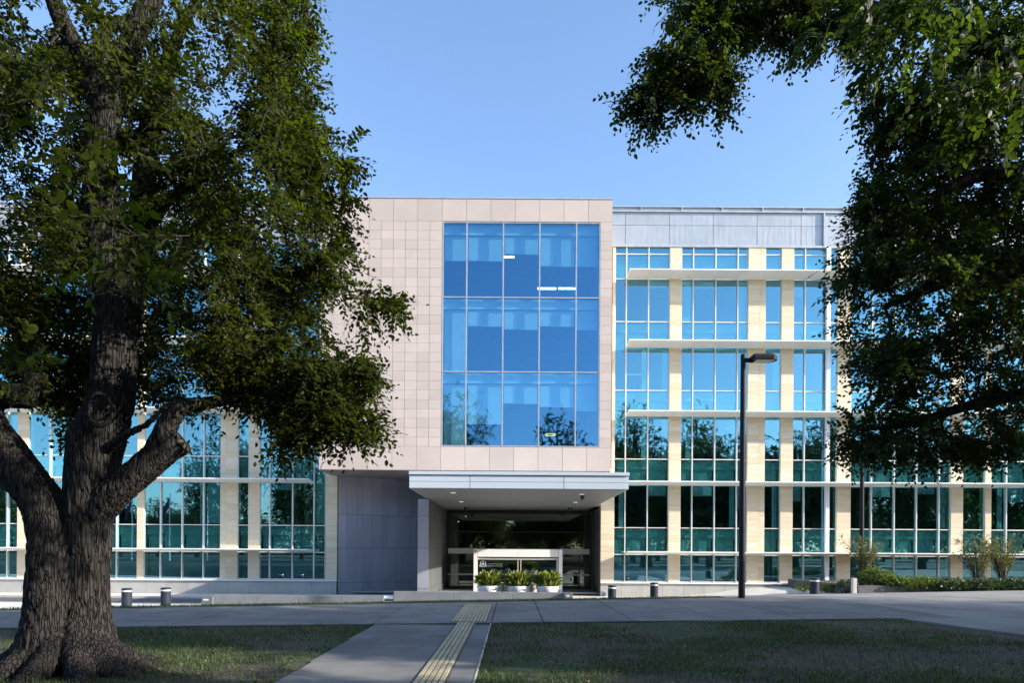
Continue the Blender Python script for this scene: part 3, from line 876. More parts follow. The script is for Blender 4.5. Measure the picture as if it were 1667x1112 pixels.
stems = [
    ([T(60, 1180, 8.7), T(72, 1085, 8.7), T(80, 1010, 8.7), T(82, 950, 8.7), T(80, 880, 8.75), T(72, 825, 8.8), T(44, 782, 8.8), T(12, 742, 8.85), T(-25, 690, 8.9), T(-60, 610, 9.0), T(-95, 480, 9.2), T(-120, 300, 9.4), T(-150, 0, 9.6)],
     [rad_of(w) for w in (170, 112, 82, 76, 76, 80, 74, 76, 78, 76, 66, 50, 34)]),
    ([T(160, 1180, 8.9), T(148, 1085, 8.9), T(142, 1010, 8.9), T(140, 950, 8.9), T(142, 880, 8.9), T(144, 820, 8.9), T(149, 775, 8.9), T(160, 715, 8.9), T(174, 672, 8.9), T(184, 630, 8.9), T(187, 548, 8.95), T(186, 486, 9.0), T(172, 380, 9.0), T(162, 250, 9.0), T(175, 170, 9.0)],
     [rad_of(w) for w in (166, 112, 82, 74, 80, 88, 92, 94, 84, 78, 76, 74, 66, 60, 58)]),
    ([T(175, 175, 9.0), T(200, 100, 9.1), T(235, 20, 9.2), T(290, -120, 9.4), T(330, -300, 9.6), T(340, -480, 9.8)], [rad_of(w) for w in (54, 50, 42, 36, 26, 14)]),
    ([T(168, 190, 9.0), T(140, 110, 8.9), T(95, 20, 8.8), T(60, -100, 8.7), T(20, -280, 8.6)], [rad_of(w) for w in (48, 40, 34, 28, 16)]),
    ([T(198, 560, 9.0), T(216, 470, 9.3), T(230, 380, 9.5), T(236, 290, 9.7), T(248, 180, 9.9), T(290, 60, 10.1), T(350, -60, 10.3)], [rad_of(w) for w in (60, 56, 50, 44, 34, 24, 14)]),
    ([T(232, 370, 9.5), T(280, 320, 9.6), T(350, 270, 9.7), T(430, 220, 9.8)], [rad_of(w) for w in (40, 28, 18, 10)]),
    ([T(150, 838, 8.85), T(188, 802, 8.8), T(226, 770, 8.8), T(262, 740, 8.82), T(297, 716, 8.88)], [rad_of(w) for w in (66, 60, 56, 54, 50)]),
    ([T(245, 752, 8.78), T(266, 712, 8.72), T(280, 680, 8.7), T(300, 662, 8.7), T(345, 655, 8.75), T(420, 645, 8.8), T(480, 668, 8.9), T(520, 706, 9.0), T(543, 745, 9.0)], [rad_of(w) for w in (44, 38, 34, 30, 24, 15, 12, 10, 5)]),
    ([T(170, 735, 8.4), T(205, 708, 8.25), T(240, 690, 8.2), T(268, 662, 8.2), T(300, 640, 8.2)], [rad_of(w) for w in (20, 14, 12, 9, 5)]),
    ([T(-20, 640, 9.0), T(60, 640, 9.0), T(40, 560, 9.1), T(-10, 450, 9.2)], [rad_of(w) for w in (60, 44, 40, 26)]),
    ([T(420, 640, 8.8), T(400, 560, 8.9), T(430, 460, 9.1)], [rad_of(w) for w in (14, 11, 6)]),
]
b = MB()
for pts, rads in stems:
    P_, R_ = spline(pts, rads, 5); b.tube(P_, R_, 20)
# root flare: tapering roots running out from the base
base = T(108, 1085, 8.8)
for k, a in enumerate(np.linspace(0, 2 * math.pi, 12, endpoint=False)):
    a += random.uniform(-.15, .15); ln = random.uniform(.75, 1.25) * (1.35 if math.cos(a) > .3 else 1.0)
    c = Vector((base.x + .42 * math.cos(a) * 1.25, 8.8 + .36 * math.sin(a), 0))
    dv = Vector((math.cos(a), math.sin(a), 0))
    b.tube(*spline([c + Vector((0, 0, 1.7)) - dv * .22, c + Vector((0, 0, 1.3)) - dv * .06, c + Vector((0, 0, 1.05)) + dv * ln * .25, c + Vector((0, 0, .93)) + dv * ln * .6, c + Vector((0, 0, .84)) + dv * ln * 1.0],
                   [.10, .17, .17, .12, .06], 4), 10)
me = b.mesh('trunk', 'bark')
tr = bpy.data.objects.new('trunk', me); COL.objects.link(tr); attach(tr, tree)
rm = tr.modifiers.new('r', 'REMESH'); rm.mode = 'VOXEL'; rm.voxel_size = .021; rm.use_smooth_shade = True
smo = tr.modifiers.new('s', 'SMOOTH'); smo.factor = .6; smo.iterations = 14
dg = bpy.context.evaluated_depsgraph_get()
me2 = bpy.data.meshes.new_from_object(tr.evaluated_get(dg)); tr.modifiers.clear()
nv = len(me2.vertices); co = np.empty(nv * 3, np.float32); no = np.empty(nv * 3, np.float32)
me2.vertices.foreach_get('co', co); me2.vertex_normals.foreach_get('vector', no)
co = co.reshape(-1, 3); no = no.reshape(-1, 3); hh = np.zeros(nv)
for i in range(nv):
    x, y, z = co[i]
    if z > 11: continue
    w = noise.noise((x * 1.3, y * 1.3, z * 1.1)) * .25
    n1 = noise.noise(((x + w) * 19, (y + w) * 19, z * 2.6)); n2 = noise.noise((x * 42, y * 42, z * 9 + 7)); n3 = noise.noise((x * 2.2, y * 2.2, z * 1.1 + 3))
    hh[i] = (min(abs(n1) * 2.6, .8) - .6) * .024 + n2 * .010 + n3 * .030
co += no * hh[:, None].astype(np.float32)
me2.vertices.foreach_set('co', co.reshape(-1)); me2.update(); me2.materials.clear(); me2.materials.append(M['bark']); me2.shade_smooth()
tr.data = me2
# sawn end of the stub and the old knot hole
c = T(298, 716, 8.88); dr = (T(297, 716, 8.88) - T(262, 740, 8.82)).normalized()
m = MB().tube([c - dr * .05, c + dr * .004], [.172, .150], 22); m.build('sawn_end', 'cut_wood', tree)
kc = T(163, 668, 8.48)
m = MB(); n = 18
m.tube([kc + Vector((.15 * math.cos(2 * math.pi * i / n), .02 * math.cos(4 * math.pi * i / n), .20 * math.sin(2 * math.pi * i / n))) for i in range(n + 1)], .032, 8, False)
m.build('knot', 'bark', tree, smooth=True)

limbs = [spline(p, r, 2) for p, r in stems[2:6] + stems[7:]] + [spline(stems[0][0][8:], stems[0][1][8:], 2), spline(stems[1][0][8:], stems[1][1][8:], 2)]
lg = np.random.default_rng(11)
ells = [ell(250, 140, 9.4, 270, 230, 2.6), ell(330, 330, 9.4, 235, 170, 2.4), ell(330, 520, 9.3, 250, 150, 2.3), ell(510, 610, 9.2, 95, 90, 1.3),
        ell(50, 450, 9.4, 190, 190, 2.4), ell(30, 170, 9.4, 260, 240, 2.6), ell(458, 120, 9.4, 60, 190, 1.5), ell(520, 350, 9.3, 56, 130, 1.2),
        ell(585, 510, 9.1, 55, 30, .5), ell(625, 500, 9.1, 24, 16, .25), ell(595, 600, 9.1, 38, 28, .5), ell(560, 690, 9.0, 42, 38, .5), ell(600, 690, 9.0, 20, 30, .3),
        ell(100, 690, 8.9, 55, 34, .6), ell(450, 700, 9.0, 90, 34, .8), ell(350, 690, 8.8, 50, 26, .6), ell(560, 240, 9.4, 20, 50, .3), ell(478, 10, 9.6, 32, 60, .6),
        ell(250, -330, 9.8, 420, 260, 3.2), ell(-320, 150, 9.6, 260, 330, 3.0), ell(-300, -250, 9.6, 300, 250, 3.0),
        ell(190, 390, 7.3, 110, 60, .8), ell(340, 250, 7.2, 140, 170, 1.1), ell(60, 600, 7.9, 90, 50, .5), ell(50, 560, 9.5, 110, 85, 1.6), ell(320, 620, 9.4, 130, 55, 1.4), ell(400, 670, 9.2, 90, 34, 1.0), ell(70, 640, 9.4, 70, 30, .8), ell(120, 200, 7.2, 160, 170, 1.1)]
cnts = [330, 260, 300, 90, 240, 260, 110, 80, 20, 8, 18, 26, 10, 16, 34, 16, 8, 20, 330, 150, 120, 34, 60, 26, 110, 110, 50, 26, 50]
ends = fill(ells, cnts, lg, gap=.27, gs=1.05)
spx = np.array([(CX + q.x * F / q.y, HY - (q.z - EYE) * F / q.y, rr * F / q.y) for p_, r_ in stems[:6] for q, rr in zip(*spline(p_, r_, 4))])
def clear_of_limbs(p):
    d_ = np.hypot(spx[:, 0] - (CX + p[0] * F / p[1]), spx[:, 1] - (HY - (p[2] - EYE) * F / p[1])) - spx[:, 2]
    return d_.min() > 14
ends = np.array([p for p in ends if p[1] > 8.9 or clear_of_limbs(p) or lg.random() < .16])
tx0, tx1 = T(132, 500, 8.9).x, T(246, 500, 8.9).x
ends = np.array([p for p in ends if not (tx0 < p[0] < tx1 and p[1] < 9.3 and 4.3 < p[2] < 6.3)])
net = grow(limbs, ends, lg)
branch_mesh(*net).build('branches', 'twig', tree)
V, B_, D_ = crown(net[0], net[1], net[4], lg, per_tip=7, size=(.060, .092), per=9, length=.38)
npmesh('crown', V, LQ, 'leaf', tree)
tv, tf = twig_mesh(B_, D_, .36); npmesh('twigs', tv, tf, 'twig', tree)
# a few close sprays that hang toward the camera
cl = fill([ell(195, 400, 5.0, 45, 50, .3), ell(120, 190, 4.6, 60, 50, .3), ell(250, 430, 5.4, 60, 50, .3), ell(180, 250, 4.8, 40, 50, .3), ell(80, 560, 5.6, 60, 40, .3)], [9, 7, 8, 5, 4], lg)
net2 = (cl,)
dcl = lg.normal(0, .6, (len(cl), 3)) + np.array([.2, -.1, -.4])
npmesh('hanging_leaves', sprays(cl, dcl, lg.uniform(.08, .105, len(cl)), 9, .36, lg), LQ, 'leaf', tree)


cc = fill([(np.array([-6.5, 3.0, 9.5]), np.array([4.5, 3.0, 2.6])), (np.array([-9.0, -1.0, 9.0]), np.array([5.0, 4.0, 3.2])), (np.array([-2.0, 0.0, 9.5]), np.array([4.0, 3.5, 2.4])), (np.array([-7.0, 9.5, 15.0]), np.array([6.0, 5.0, 3.2]))], [260, 260, 200, 260], lg)
cc = cc[cc[:, 2] > 3.4 + .84 * cc[:, 1]]
npmesh('upper_crown', sprays(cc, lg.normal(0, 1, (len(cc), 3)), lg.uniform(.15, .22, len(cc)), 11, 1.0, lg), LQ, 'leaf', tree)

# ------------------------------------------------------------------ tree at the right, trunk outside the frame
tr2 = thing('shade_tree', 'dark leafy tree overhanging from the right edge and across the upper right sky', 'tree', (13.6, 9.5, 1.0))
RT = Vector((13.6, 9.5, 1.0))
rl = [([RT + Vector((0, 0, -.1)), RT + Vector((0, 0, .6)), RT + Vector((-.1, 0, 3)), RT + Vector((-.4, .2, 6)), RT + Vector((-.7, .2, 9)), RT + Vector((-1.2, .2, 13))], [.8, .58, .5, .42, .3, .12]),
      ([RT + Vector((-.1, 0, 3)), atv(1760, 520, 9.6), atv(1667, 430, 9.4), atv(1590, 440, 9.3), atv(1510, 470, 9.2), atv(1440, 500, 9.1)], [.26, .20, .15, .11, .075, .03]),
      ([RT + Vector((-.1, 0, 2.6)), atv(1780, 640, 9.6), atv(1680, 640, 9.5), atv(1580, 660, 9.3), atv(1480, 690, 9.2), atv(1400, 700, 9.1)], [.22, .15, .10, .07, .045, .02]),
      ([RT + Vector((-.4, .2, 6)), atv(1800, 150, 9.4), atv(1640, 90, 9.2), atv(1480, 30, 9.0), atv(1330, 0, 8.9), atv(1200, 40, 8.8), atv(1110, 130, 8.8), atv(1055, 185, 8.8)], [.3, .2, .13, .09, .07, .05, .03, .01]),
      ([RT + Vector((-.3, .1, 5)), atv(1750, 320, 9.3), atv(1620, 280, 9.2), atv(1500, 330, 9.1), atv(1420, 370, 9.0)], [.26, .16, .1, .06, .02])]
b = MB()
for p, r in rl: b.tube(*spline(p, r, 4), 14)
b.build('trunk', 'bark', tr2, smooth=True)
rg2 = np.random.default_rng(5)
ells = [ell(1570, 330, 9.3, 165, 150, 1.8), ell(1530, 490, 9.2, 160, 110, 1.5), ell(1600, 620, 9.3, 170, 110, 1.5), ell(1450, 700, 9.1, 75, 58, .8), ell(1420, 430, 9.1, 55, 60, .7),
        ell(1620, 90, 9.1, 150, 150, 1.6), ell(1430, 360, 9.1, 50, 48, .6), ell(1700, 300, 9.6, 200, 380, 2.2), ell(1450, 600, 9.1, 62, 50, .7),
        ell(1140, 50, 8.8, 72, 66, .7), ell(1110, 120, 8.8, 60, 48, .5), ell(1048, 165, 8.8, 36, 28, .35), ell(1175, 120, 8.8, 24, 55, .3), ell(1240, 20, 8.8, 90, 38, .6), ell(1310, 20, 8.8, 80, 34, .6),
        ell(1410, 5, 8.6, 90, 58, .7), ell(1480, 170, 9.0, 60, 50, .6), ell(1430, 160, 8.8, 28, 24, .3), ell(1420, 310, 9.0, 24, 26, .3), ell(1600, -150, 9.2, 420, 170, 2.2), ell(1250, -90, 8.9, 200, 80, 1.5),
        ell(1560, 730, 9.3, 110, 28, .6), ell(1440, 220, 9.0, 30, 30, .3), ell(1520, 260, 9.1, 80, 70, .8)]
cnts = [200, 145, 130, 58, 44, 190, 36, 320, 40, 60, 44, 20, 20, 44, 34, 50, 34, 9, 6, 160, 60, 40, 10, 60]
ends = fill(ells, cnts, rg2, gap=.12, gs=1.0)
net = grow([spline(p, r, 3) for p, r in rl[1:]], ends, rg2, r0=.003)
branch_mesh(*net).build('branches', 'twig', tr2)
V, B_, D_ = crown(net[0], net[1], net[4], rg2, per_tip=7, size=(.058, .086), per=9, length=.34, droop=-.25)
npmesh('crown', V, LQ, 'leaf_dark', tr2)
tv, tf = twig_mesh(B_, D_, .32); npmesh('twigs', tv, tf, 'twig', tr2)
cl = fill([ell(1335, 55, 6.2, 45, 32, .25), ell(1425, 85, 6.0, 26, 50, .2), ell(1560, 90, 6.0, 90, 90, .5), ell(1630, 170, 6.0, 70, 90, .5), ell(1500, 20, 6.0, 90, 40, .4), ell(1410, 15, 6.2, 60, 30, .4)], [16, 22, 40, 34, 26, 20], rg2)
dcl = rg2.normal(0, .5, (len(cl), 3)) + np.array([-.4, 0, -.5])
npmesh('hanging_leaves', sprays(cl, dcl, rg2.uniform(.07, .10, len(cl)), 12, .30, rg2), LQ, 'leaf_dark', tr2)
# upper crown out of frame, higher and further right: bulk that shades the lawn
cc = fill([(np.array([13.0, 11.0, 10.5]), np.array([5.0, 4.0, 3.6])), (np.array([12.5, 9.5, 7.5]), np.array([3.8, 3.3, 3.0]))], [380, 240], rg2)
dcc = rg2.normal(0, 1, (len(cc), 3))
npmesh('upper_crown', sprays(cc, dcc, rg2.uniform(.16, .24, len(cc)), 11, 1.1, rg2), LQ, 'leaf_dark', tr2)
hv = MB()
for p in cc[::6]:
    q = np.array([13.2 + rg2.normal(0, .3), 9.6, rg2.uniform(6, 11)])
    hv.tube([q, (q + p) / 2 + np.array([0, 0, .3]), p], [.06, .04, .015], 5, False)
hv.build('upper_branches', 'twig', tr2)

# ------------------------------------------------------------------ park trees behind and beside the camera: mirrored in the glass, shading the lawn
def park_tree(h, rad, seed, label, group):
    rg = np.random.default_rng(seed)
    t = thing('park_tree', label, 'tree', (0, 0, 0), 0, group)
    b = MB(); b.tube(*spline([(0, 0, -.2), (0, 0, .8), (.1, .1, h * .25), (-.1, 0, h * .55), (.1, 0, h * .9)], [.5, .36, .3, .2, .05], 4), 10)
    cs = []
    for k in range(9):
        a = rg.uniform(0, 6.28); z = h * rg.uniform(.3, .82); rr = rad * .62 * (1 - abs(z / h - .5) * .7)
        cs.append((np.array([math.cos(a) * rr, math.sin(a) * rr, z]), np.array([rad * .45, rad * .45, h * .15]) * rg.uniform(.8, 1.2)))
        b.tube([(0, 0, z * .6), (math.cos(a) * rr * .5, math.sin(a) * rr * .5, z * .85), (math.cos(a) * rr, math.sin(a) * rr, z)], [.14, .09, .03], 6)
    cs.append((np.array([0, 0, h * .82]), np.array([rad * .5, rad * .5, h * .2])))
    b.build('trunk', 'bark', t, smooth=True, local=True)
    cs += [(np.array([0, 0, h * .45]), np.array([rad * .8, rad * .8, h * .28]))]
    P = fill(cs, [230] * 10 + [700], rg)
    npmesh('crown', sprays(P, rg.normal(0, 1, (len(P), 3)), rg.uniform(.17, .26, len(P)), 15, 1.0, rg), LQ, 'leaf_far', t, local=True)
    return t
gback = 'park trees mirrored in the windows'
gside = 'park trees standing beyond the right edge'
pA = park_tree(15, 5.2, 21, 'full green tree mirrored in the lower right panes of the stone box', gback)
pB = park_tree(13, 4.4, 22, 'slimmer tree mirrored in the lower left panes of the stone box', gback)
pC = park_tree(18, 5.6, 23, 'tallest tree mirrored in the right wing beside the stone box', gback)
pA.location = (6.0, -20, 1.0); pB.location = (-8.5, -17, 1.0); pC.location = (17.5, -20, 1.0)
pA.scale = (1.15, 1.1, 1.40); pB.scale = (1.2, 1.1, 1.52); pC.scale = (1.15, 1.1, 1.30)
for src, x, y, s, rz, lab in (
        (pA, 26, -18, (1.15, 1.1, 1.5), 1.2, 'broad tree mirrored in the second bay of the right wing'),
        (pB, 35, -21, (1.0, 1.0, 1.35), 2.0, 'tree mirrored behind the lamp post bay of the right wing'),
        (pC, 46, -20, (.9, .9, 1.2), 3.0, 'tall tree mirrored in the bay with the white downpipe'),
        (pA, 58, -18, 1.15, .4, 'tree mirrored in the glass behind the right hand shrubs'),
        (pC, -40, -16, (1.0, 1.0, 1.15), 2.2, 'tree mirrored in the left wing beside the stone box'),
        (pA, -31, -22, (1.0, 1.0, 1.35), 4.0, 'tree mirrored in the left wing bay nearest the entrance'),
        (pB, -55, -14, .8, 1.0, 'low tree mirrored in the left wing behind the big trunk'),
        (pB, -10, -8, .9, 1.0, 'park tree just behind the camera on the left'), (pA, 6, -8, .8, 2.4, 'park tree just behind the camera on the right'), (pB, 13, 0, .85, 3.4, 'park tree beside the camera on the right'),
        (pA, -74, -14, 1.2, 1.0, 'tree mirrored at the far left window'),
        (pB, 12, -24, 1.05, 5.0, 'tree mirrored at the right edge of the stone box glass')):
    dup(src, (x, y, 1.0), rz, lab, s)
for src, x, y, s, rz, lab in ((pA, 25, 5.5, 1.0, 1.0, 'park tree beyond the right edge, nearest the lawn'), (pB, 27, 13.5, 1.02, 2.0, 'park tree beyond the right edge, next to the paving'),
                         (pC, 38, 2.5, 1.0, 3.0, 'park tree beyond the right edge, second row'), (pC, 41, 10.5, 1.02, .5, 'park tree beyond the right edge, far row beside the paving'),
                         (pA, 20, -3, 1.0, .3, 'park tree beyond the right edge, level with the camera'), (pA, 54, 4, 1.35, .3, 'largest park tree beyond the right edge'), (pB, 20.5, 8, 1.05, 1.3, 'park tree beyond the right edge, closest to the overhanging one'), (pC, 33, 7.5, .95, 1.3, 'park tree beyond the right edge, middle of the group')):
    o = dup(src, (x, y, 1.0), rz, lab, s); o['group'] = gside

kk = 0
rb = np.random.default_rng(77)
names = ['leftmost', 'second', 'third', 'fourth', 'fifth', 'sixth', 'seventh', 'eighth', 'ninth', 'tenth', 'eleventh', 'twelfth', 'thirteenth', 'fourteenth', 'fifteenth', 'sixteenth', 'seventeenth', 'eighteenth', 'nineteenth', 'twentieth', 'twenty first', 'twenty second', 'twenty third', 'rightmost']
for i in range(24):
    o = dup((pA, pB, pC)[i % 3], (-118 + i * 10.4 + rb.uniform(-2, 2), -48 + rb.uniform(-7, 7), .6), rb.uniform(0, 6), 'distant park tree mirrored low in the glass, ' + names[i] + ' of the far row', (1.15, 1.15, rb.uniform(.62, .85)))
    o['group'] = 'far row of park trees mirrored in the windows'
# the wooded edge of the park, far behind the camera
P = np.stack([rb.uniform(-230, 230, 6000), rb.uniform(-118, -100, 6000), .6 + 11 * rb.random(6000)], 1)
o = npmesh('woodland', sprays(P, rb.normal(0, 1, (len(P), 3)), rb.uniform(.9, 1.4, len(P)), 9, 4.5, rb), LQ, 'leaf_far')
tag(o, 'far wooded edge of the park mirrored low in the lowest windows', 'woodland', kind='stuff')

# ------------------------------------------------------------------ lamp posts
def lamp(h, label):
    t = thing('lamp_post', label, 'lamp post', (0, 0, 0), 0, 'tall black lamp posts')
    MB().lathe([(.17, -.1), (.17, .02), (.115, .03), (.108, .6), (.085, h - .1), (.085, h), (.06, h + .02)], 0, 0, 20).build('pole', 'post_paint', t, smooth=False, local=True)
    MB().box(.07, .34, -.045, .045, h - .26, h - .12).build('arm', 'post_paint', t, bevel=.01, local=True)
    m = MB()
    top = [(.22, .12), (.30, .17), (.95, .17), (1.12, .10), (1.16, 0), (1.12, -.10), (.95, -.17), (.30, -.17), (.22, -.12)]
    n = len(top); i = 0
    for z, sc in ((h - .20, .97), (h - .12, 1.0), (h - .03, .86)):
        m.v += [(.69 + (x - .69) * sc, y * sc * 1.75, z) for x, y in top]
    for k in range(2):
        for j in range(n): m.f.append((k * n + j, k * n + (j + 1) % n, (k + 1) * n + (j + 1) % n, (k + 1) * n + j))
    m.f.append(tuple(range(2 * n, 3 * n))); m.f.append(tuple(reversed(range(0, n))))
    hd = m.build('lamp_head', 'post_paint', t, local=True)
    MB().box(.40, 1.0, -.22, .22, h - .225, h - .195).build('lens', 'lens', hd, local=True)
    return t
x_, z_ = at(1207.3, 975, 23.3)
l1 = lamp(8.35, 'tall black lamp post with flat head on the footpath right of centre'); l1.location = (x_, 23.3, ground_h(x_, 23.3) - .0)
x2 = at(1402.5, 900, 33.5)[0]
dup(l1, (x2, 33.5, .6), 0, 'farther black lamp post rising beside the small shrub at the garden wall')

# ------------------------------------------------------------------ bollards
def bollard():
    t = thing('bollard', '', 'bollard', (0, 0, 0), 0, 'dark blue grey bollards in the forecourt')
    MB().lathe([(.205, -.3), (.205, .76)], 0, 0, 28).build('post', 'bollard_paint', t, bevel=.005, local=True)
    MB().lathe([(.195, .76), (.195, .82)], 0, 0, 28).build('reflective_band', 'white_metal', t, local=True)
    MB().lathe([(.208, .82), (.208, .88), (.19, .905), (.10, .912)], 0, 0, 28).build('cap', 'bollard_paint', t, local=True)
    return t
bo = bollard(); first = True
for px, pt, Y, lab in ((206.5, 958, 29.5, 'bollard nearest the big tree trunk, leftmost of the five'), (270, 957, 29.8, 'second bollard from the big trunk, beside the lower wall'),
                       (996.5, 953.5, 34.0, 'bollard just right of the entrance recess'), (1065, 949, 35.0, 'bollard between the entrance and the near lamp post'),
                       (1326, 941.5, 31.0, 'bollard right of the near lamp post, by the garden')):
    x, z = at(px, pt, Y)
    if first: o = bo; o.location = (x, Y, z - .912); o['label'] = lab; first = False
    else: o = dup(bo, (x, Y, z - .912), 0, lab)

# ------------------------------------------------------------------ bowls with strappy plants, pots between
PL = np.array([[0, 0, 0], [.09, .25, .0], [.11, .62, .01], [0, 1.0, -.06], [-.11, .62, .01], [-.09, .25, 0]])
def potplant(seed):
    rg = np.random.default_rng(seed)
    t = thing('planter', '', 'planter', (0, 0, 0), 0, 'white bowl planters on the wall')
    pf = [(.20, 0), (.30, .02), (.40, .12), (.455, .28), (.48, .40), (.48, .42), (.45, .42), (.43, .34)]
    MB().lathe(pf, 0, 0, 36).build('bowl', 'bowl', t, smooth=True, local=True)
    MB().lathe([(.43, .30), (.43, .33)], 0, 0, 24).build('soil', 'soil', t, local=True)
    n = 560; a = rg.uniform(0, 6.28, n); r = .38 * np.sqrt(rg.random(n))
    P = np.stack([r * np.cos(a), r * np.sin(a), np.full(n, .36) + rg.uniform(0, .38, n)], 1)
    out = rg.uniform(.15, 1.1, n) * (.4 + r / .38)
    D = np.stack([np.cos(a) * out, np.sin(a) * out, np.full(n, 1.0)], 1) + rg.normal(0, .38, (n, 3))
    V = leaves(P, D, np.tile([0, 0, 1.0], (n, 1)) + rg.normal(0, .9, (n, 3)), rg.uniform(.20, .46, n), PL)
    npmesh('foliage', V, LQ, 'leaf_planter', t, local=True)
    return t
for i, (px, lab) in enumerate(((795, 'left white bowl planter with strappy green leaves'), (843, 'middle white bowl planter with strappy green leaves'), (891, 'right white bowl planter with strappy green leaves'))):
    t = potplant(31 + i); t['label'] = lab; t.location = (at(px, 955, 28.4)[0], 28.4, .72)
for px, lab in ((820, 'pale cylindrical pot standing between the left and middle bowls'), (868, 'pale cylindrical pot standing between the middle and right bowls')):
    x = at(px, 957, 29.3)[0]
    b = MB().lathe([(.15, .72), (.155, .95), (.17, 1.22), (.15, 1.22), (.14, 1.16)], x, 29.3, 20)
    tag(b.build('pot', 'pot_stone', smooth=False), lab, 'pot', 'pale pots between the bowls')
x, z = at(981.5, 968, 34.3)
b = MB().lathe([(.09, 0), (.14, .05), (.15, .15), (.10, .22), (.03, .24)], x, 34.3, 16); b.move(Matrix.Translation((0, 0, z - .1)))
tag(b.build('light_fitting', 'bowl', smooth=True), 'small white rounded floor light at the entrance corner', 'light')

# ------------------------------------------------------------------ garden at the right
def leafy_box(name, pts, n, size, mat, label, seed, cat='hedge', group=None):
    """pts: list of ellipsoids (centre, radii)"""
    rg = np.random.default_rng(seed); P = []
    tot = sum(r[0] * r[2] for c, r in pts)
    for c, r in pts:
        k = int(n * r[0] * r[2] / tot); v = unit(rg.normal(0, 1, (k, 3))); v[:, 2] = np.abs(v[:, 2]) * np.where(rg.random(k) < .8, 1, -1)
        P.append(np.array(c) + np.array(r) * v * (rg.uniform(.62, 1.06, (k, 1))))
    P = np.concatenate(P)
    c0, r0 = pts[0]
    t = thing(name, label, cat, (c0[0], c0[1], c0[2] - r0[2]), 0, group)
    npmesh('foliage', sprays(P, rg.normal(0, .6, (len(P), 3)) + np.array([0, -.2, .7]), rg.uniform(size * .7, size * 1.2, len(P)), 6, size * 3.2, rg), LQ, mat, t)
    b = MB()
    for c, r in pts:
        for k in range(5):
            a = rg.uniform(0, 6.28); q = (c[0] + math.cos(a) * r[0] * .6, c[1] + math.sin(a) * r[1] * .6, c[2] + r[2] * .5)
            b.tube([(c[0], c[1], c[2] - r[2]), ((c[0] + q[0]) / 2, (c[1] + q[1]) / 2, c[2]), q], [.02, .015, .006], 5, False)
    b.build('stems', 'twig', t)
    return t
gw0, gz = at(1440, 953.5, 31); gxa = at(1397, 953, 31)[0]; gxb = 27.0
t = thing('garden_wall', 'dark grey raised garden wall below the right hand hedges', 'wall', (gxa, 31, .5))
b = MB(); e = np.linspace(gxa, gxb, 10)
for a, c in zip(e[:-1], e[1:]): b.box(a + .006, c - .006, 31.0, 31.25, .2, 1.12 - .02 * (a - gxa))
b.build('wall', 'garden_stone', t, bevel=.01)
b = MB().box(gxa, gxa + .25, 31.25, 38.9, .2, 1.1); b.build('return_wall', 'garden_stone', t, bevel=.01)
struct(MB().box(gxa + .25, 40, 31.25, 39.1, .2, 1.02).build('garden_bed', 'soil'))
xx = at(1391, 950, 30.6)[0]
tag(MB().box(xx - .09, xx + .09, 30.55, 30.75, .4, at(1391, 942, 30.6)[1]).build('marker_post', 'court', bevel=.015), 'short pale square post at the end of the garden wall', 'post')
def E(px, py, Y, rx, rz, ry): c, r = ell(px, py, Y, rx, rz, ry); return (c, r)
leafy_box('hedge', [E(1425, 944, 31.7, 28, 14, .7)], 1500, .07, 'leaf_hedge', 'rounded bright green shrub at the near end of the garden wall', 61, 'shrub')
leafy_box('hedge', [E(1475, 954, 31.3, 34, 11, .6), E(1505, 955, 31.3, 30, 13, .6), E(1450, 952, 31.5, 22, 13, .5)], 2200, .07, 'leaf_hedge', 'olive green clipped hedge in the middle of the garden wall', 62)
leafy_box('hedge', [E(1550, 957, 31.0, 34, 11, .7), E(1600, 957, 31.0, 36, 12, .7), E(1655, 957, 31.0, 36, 12, .7), E(1710, 957, 31.0, 36, 13, .7)], 3800, .075, 'leaf_hedge_dark', 'long dark green hedge running off the right edge', 63)
leafy_box('shrub', [E(1378, 958, 31.6, 16, 12, .4)], 240, .07, 'leaf_hedge_dark', 'small dark shrub left of the pale square post', 64, 'shrub')
for i, (px, lab) in enumerate(((1308, 'low pale grassy plant left of the right bollard'), (1345, 'low pale grassy plant right of the right bollard'), (1365, 'low pale grassy plant beside the small dark shrub'))):
    leafy_box('low_plant', [E(px, 960, 33.5, 15, 6, .4)], 110, .08, 'leaf_hedge', lab, 65 + i, 'plant', 'low plants behind the ramp wall')
xa_, za_ = at(1283, 961.5, 32.4); xb_, zb_ = at(1352, 970.5, 31.6)
b = MB(); i = 0
b.v += [(xa_, 32.4, .3), (xb_, 31.6, .3), (xb_, 31.8, .3), (xa_, 32.6, .3), (xa_, 32.4, za_), (xb_, 31.6, zb_), (xb_, 31.8, zb_), (xa_, 32.6, za_)]
b.f += [(4, 5, 6, 7), (0, 1, 5, 4), (1, 2, 6, 5), (2, 3, 7, 6), (3, 0, 4, 7)]
tag(b.build('ramp_wall', 'court'), 'low pale sloping wall beside the ramp behind the right bollard', 'wall')
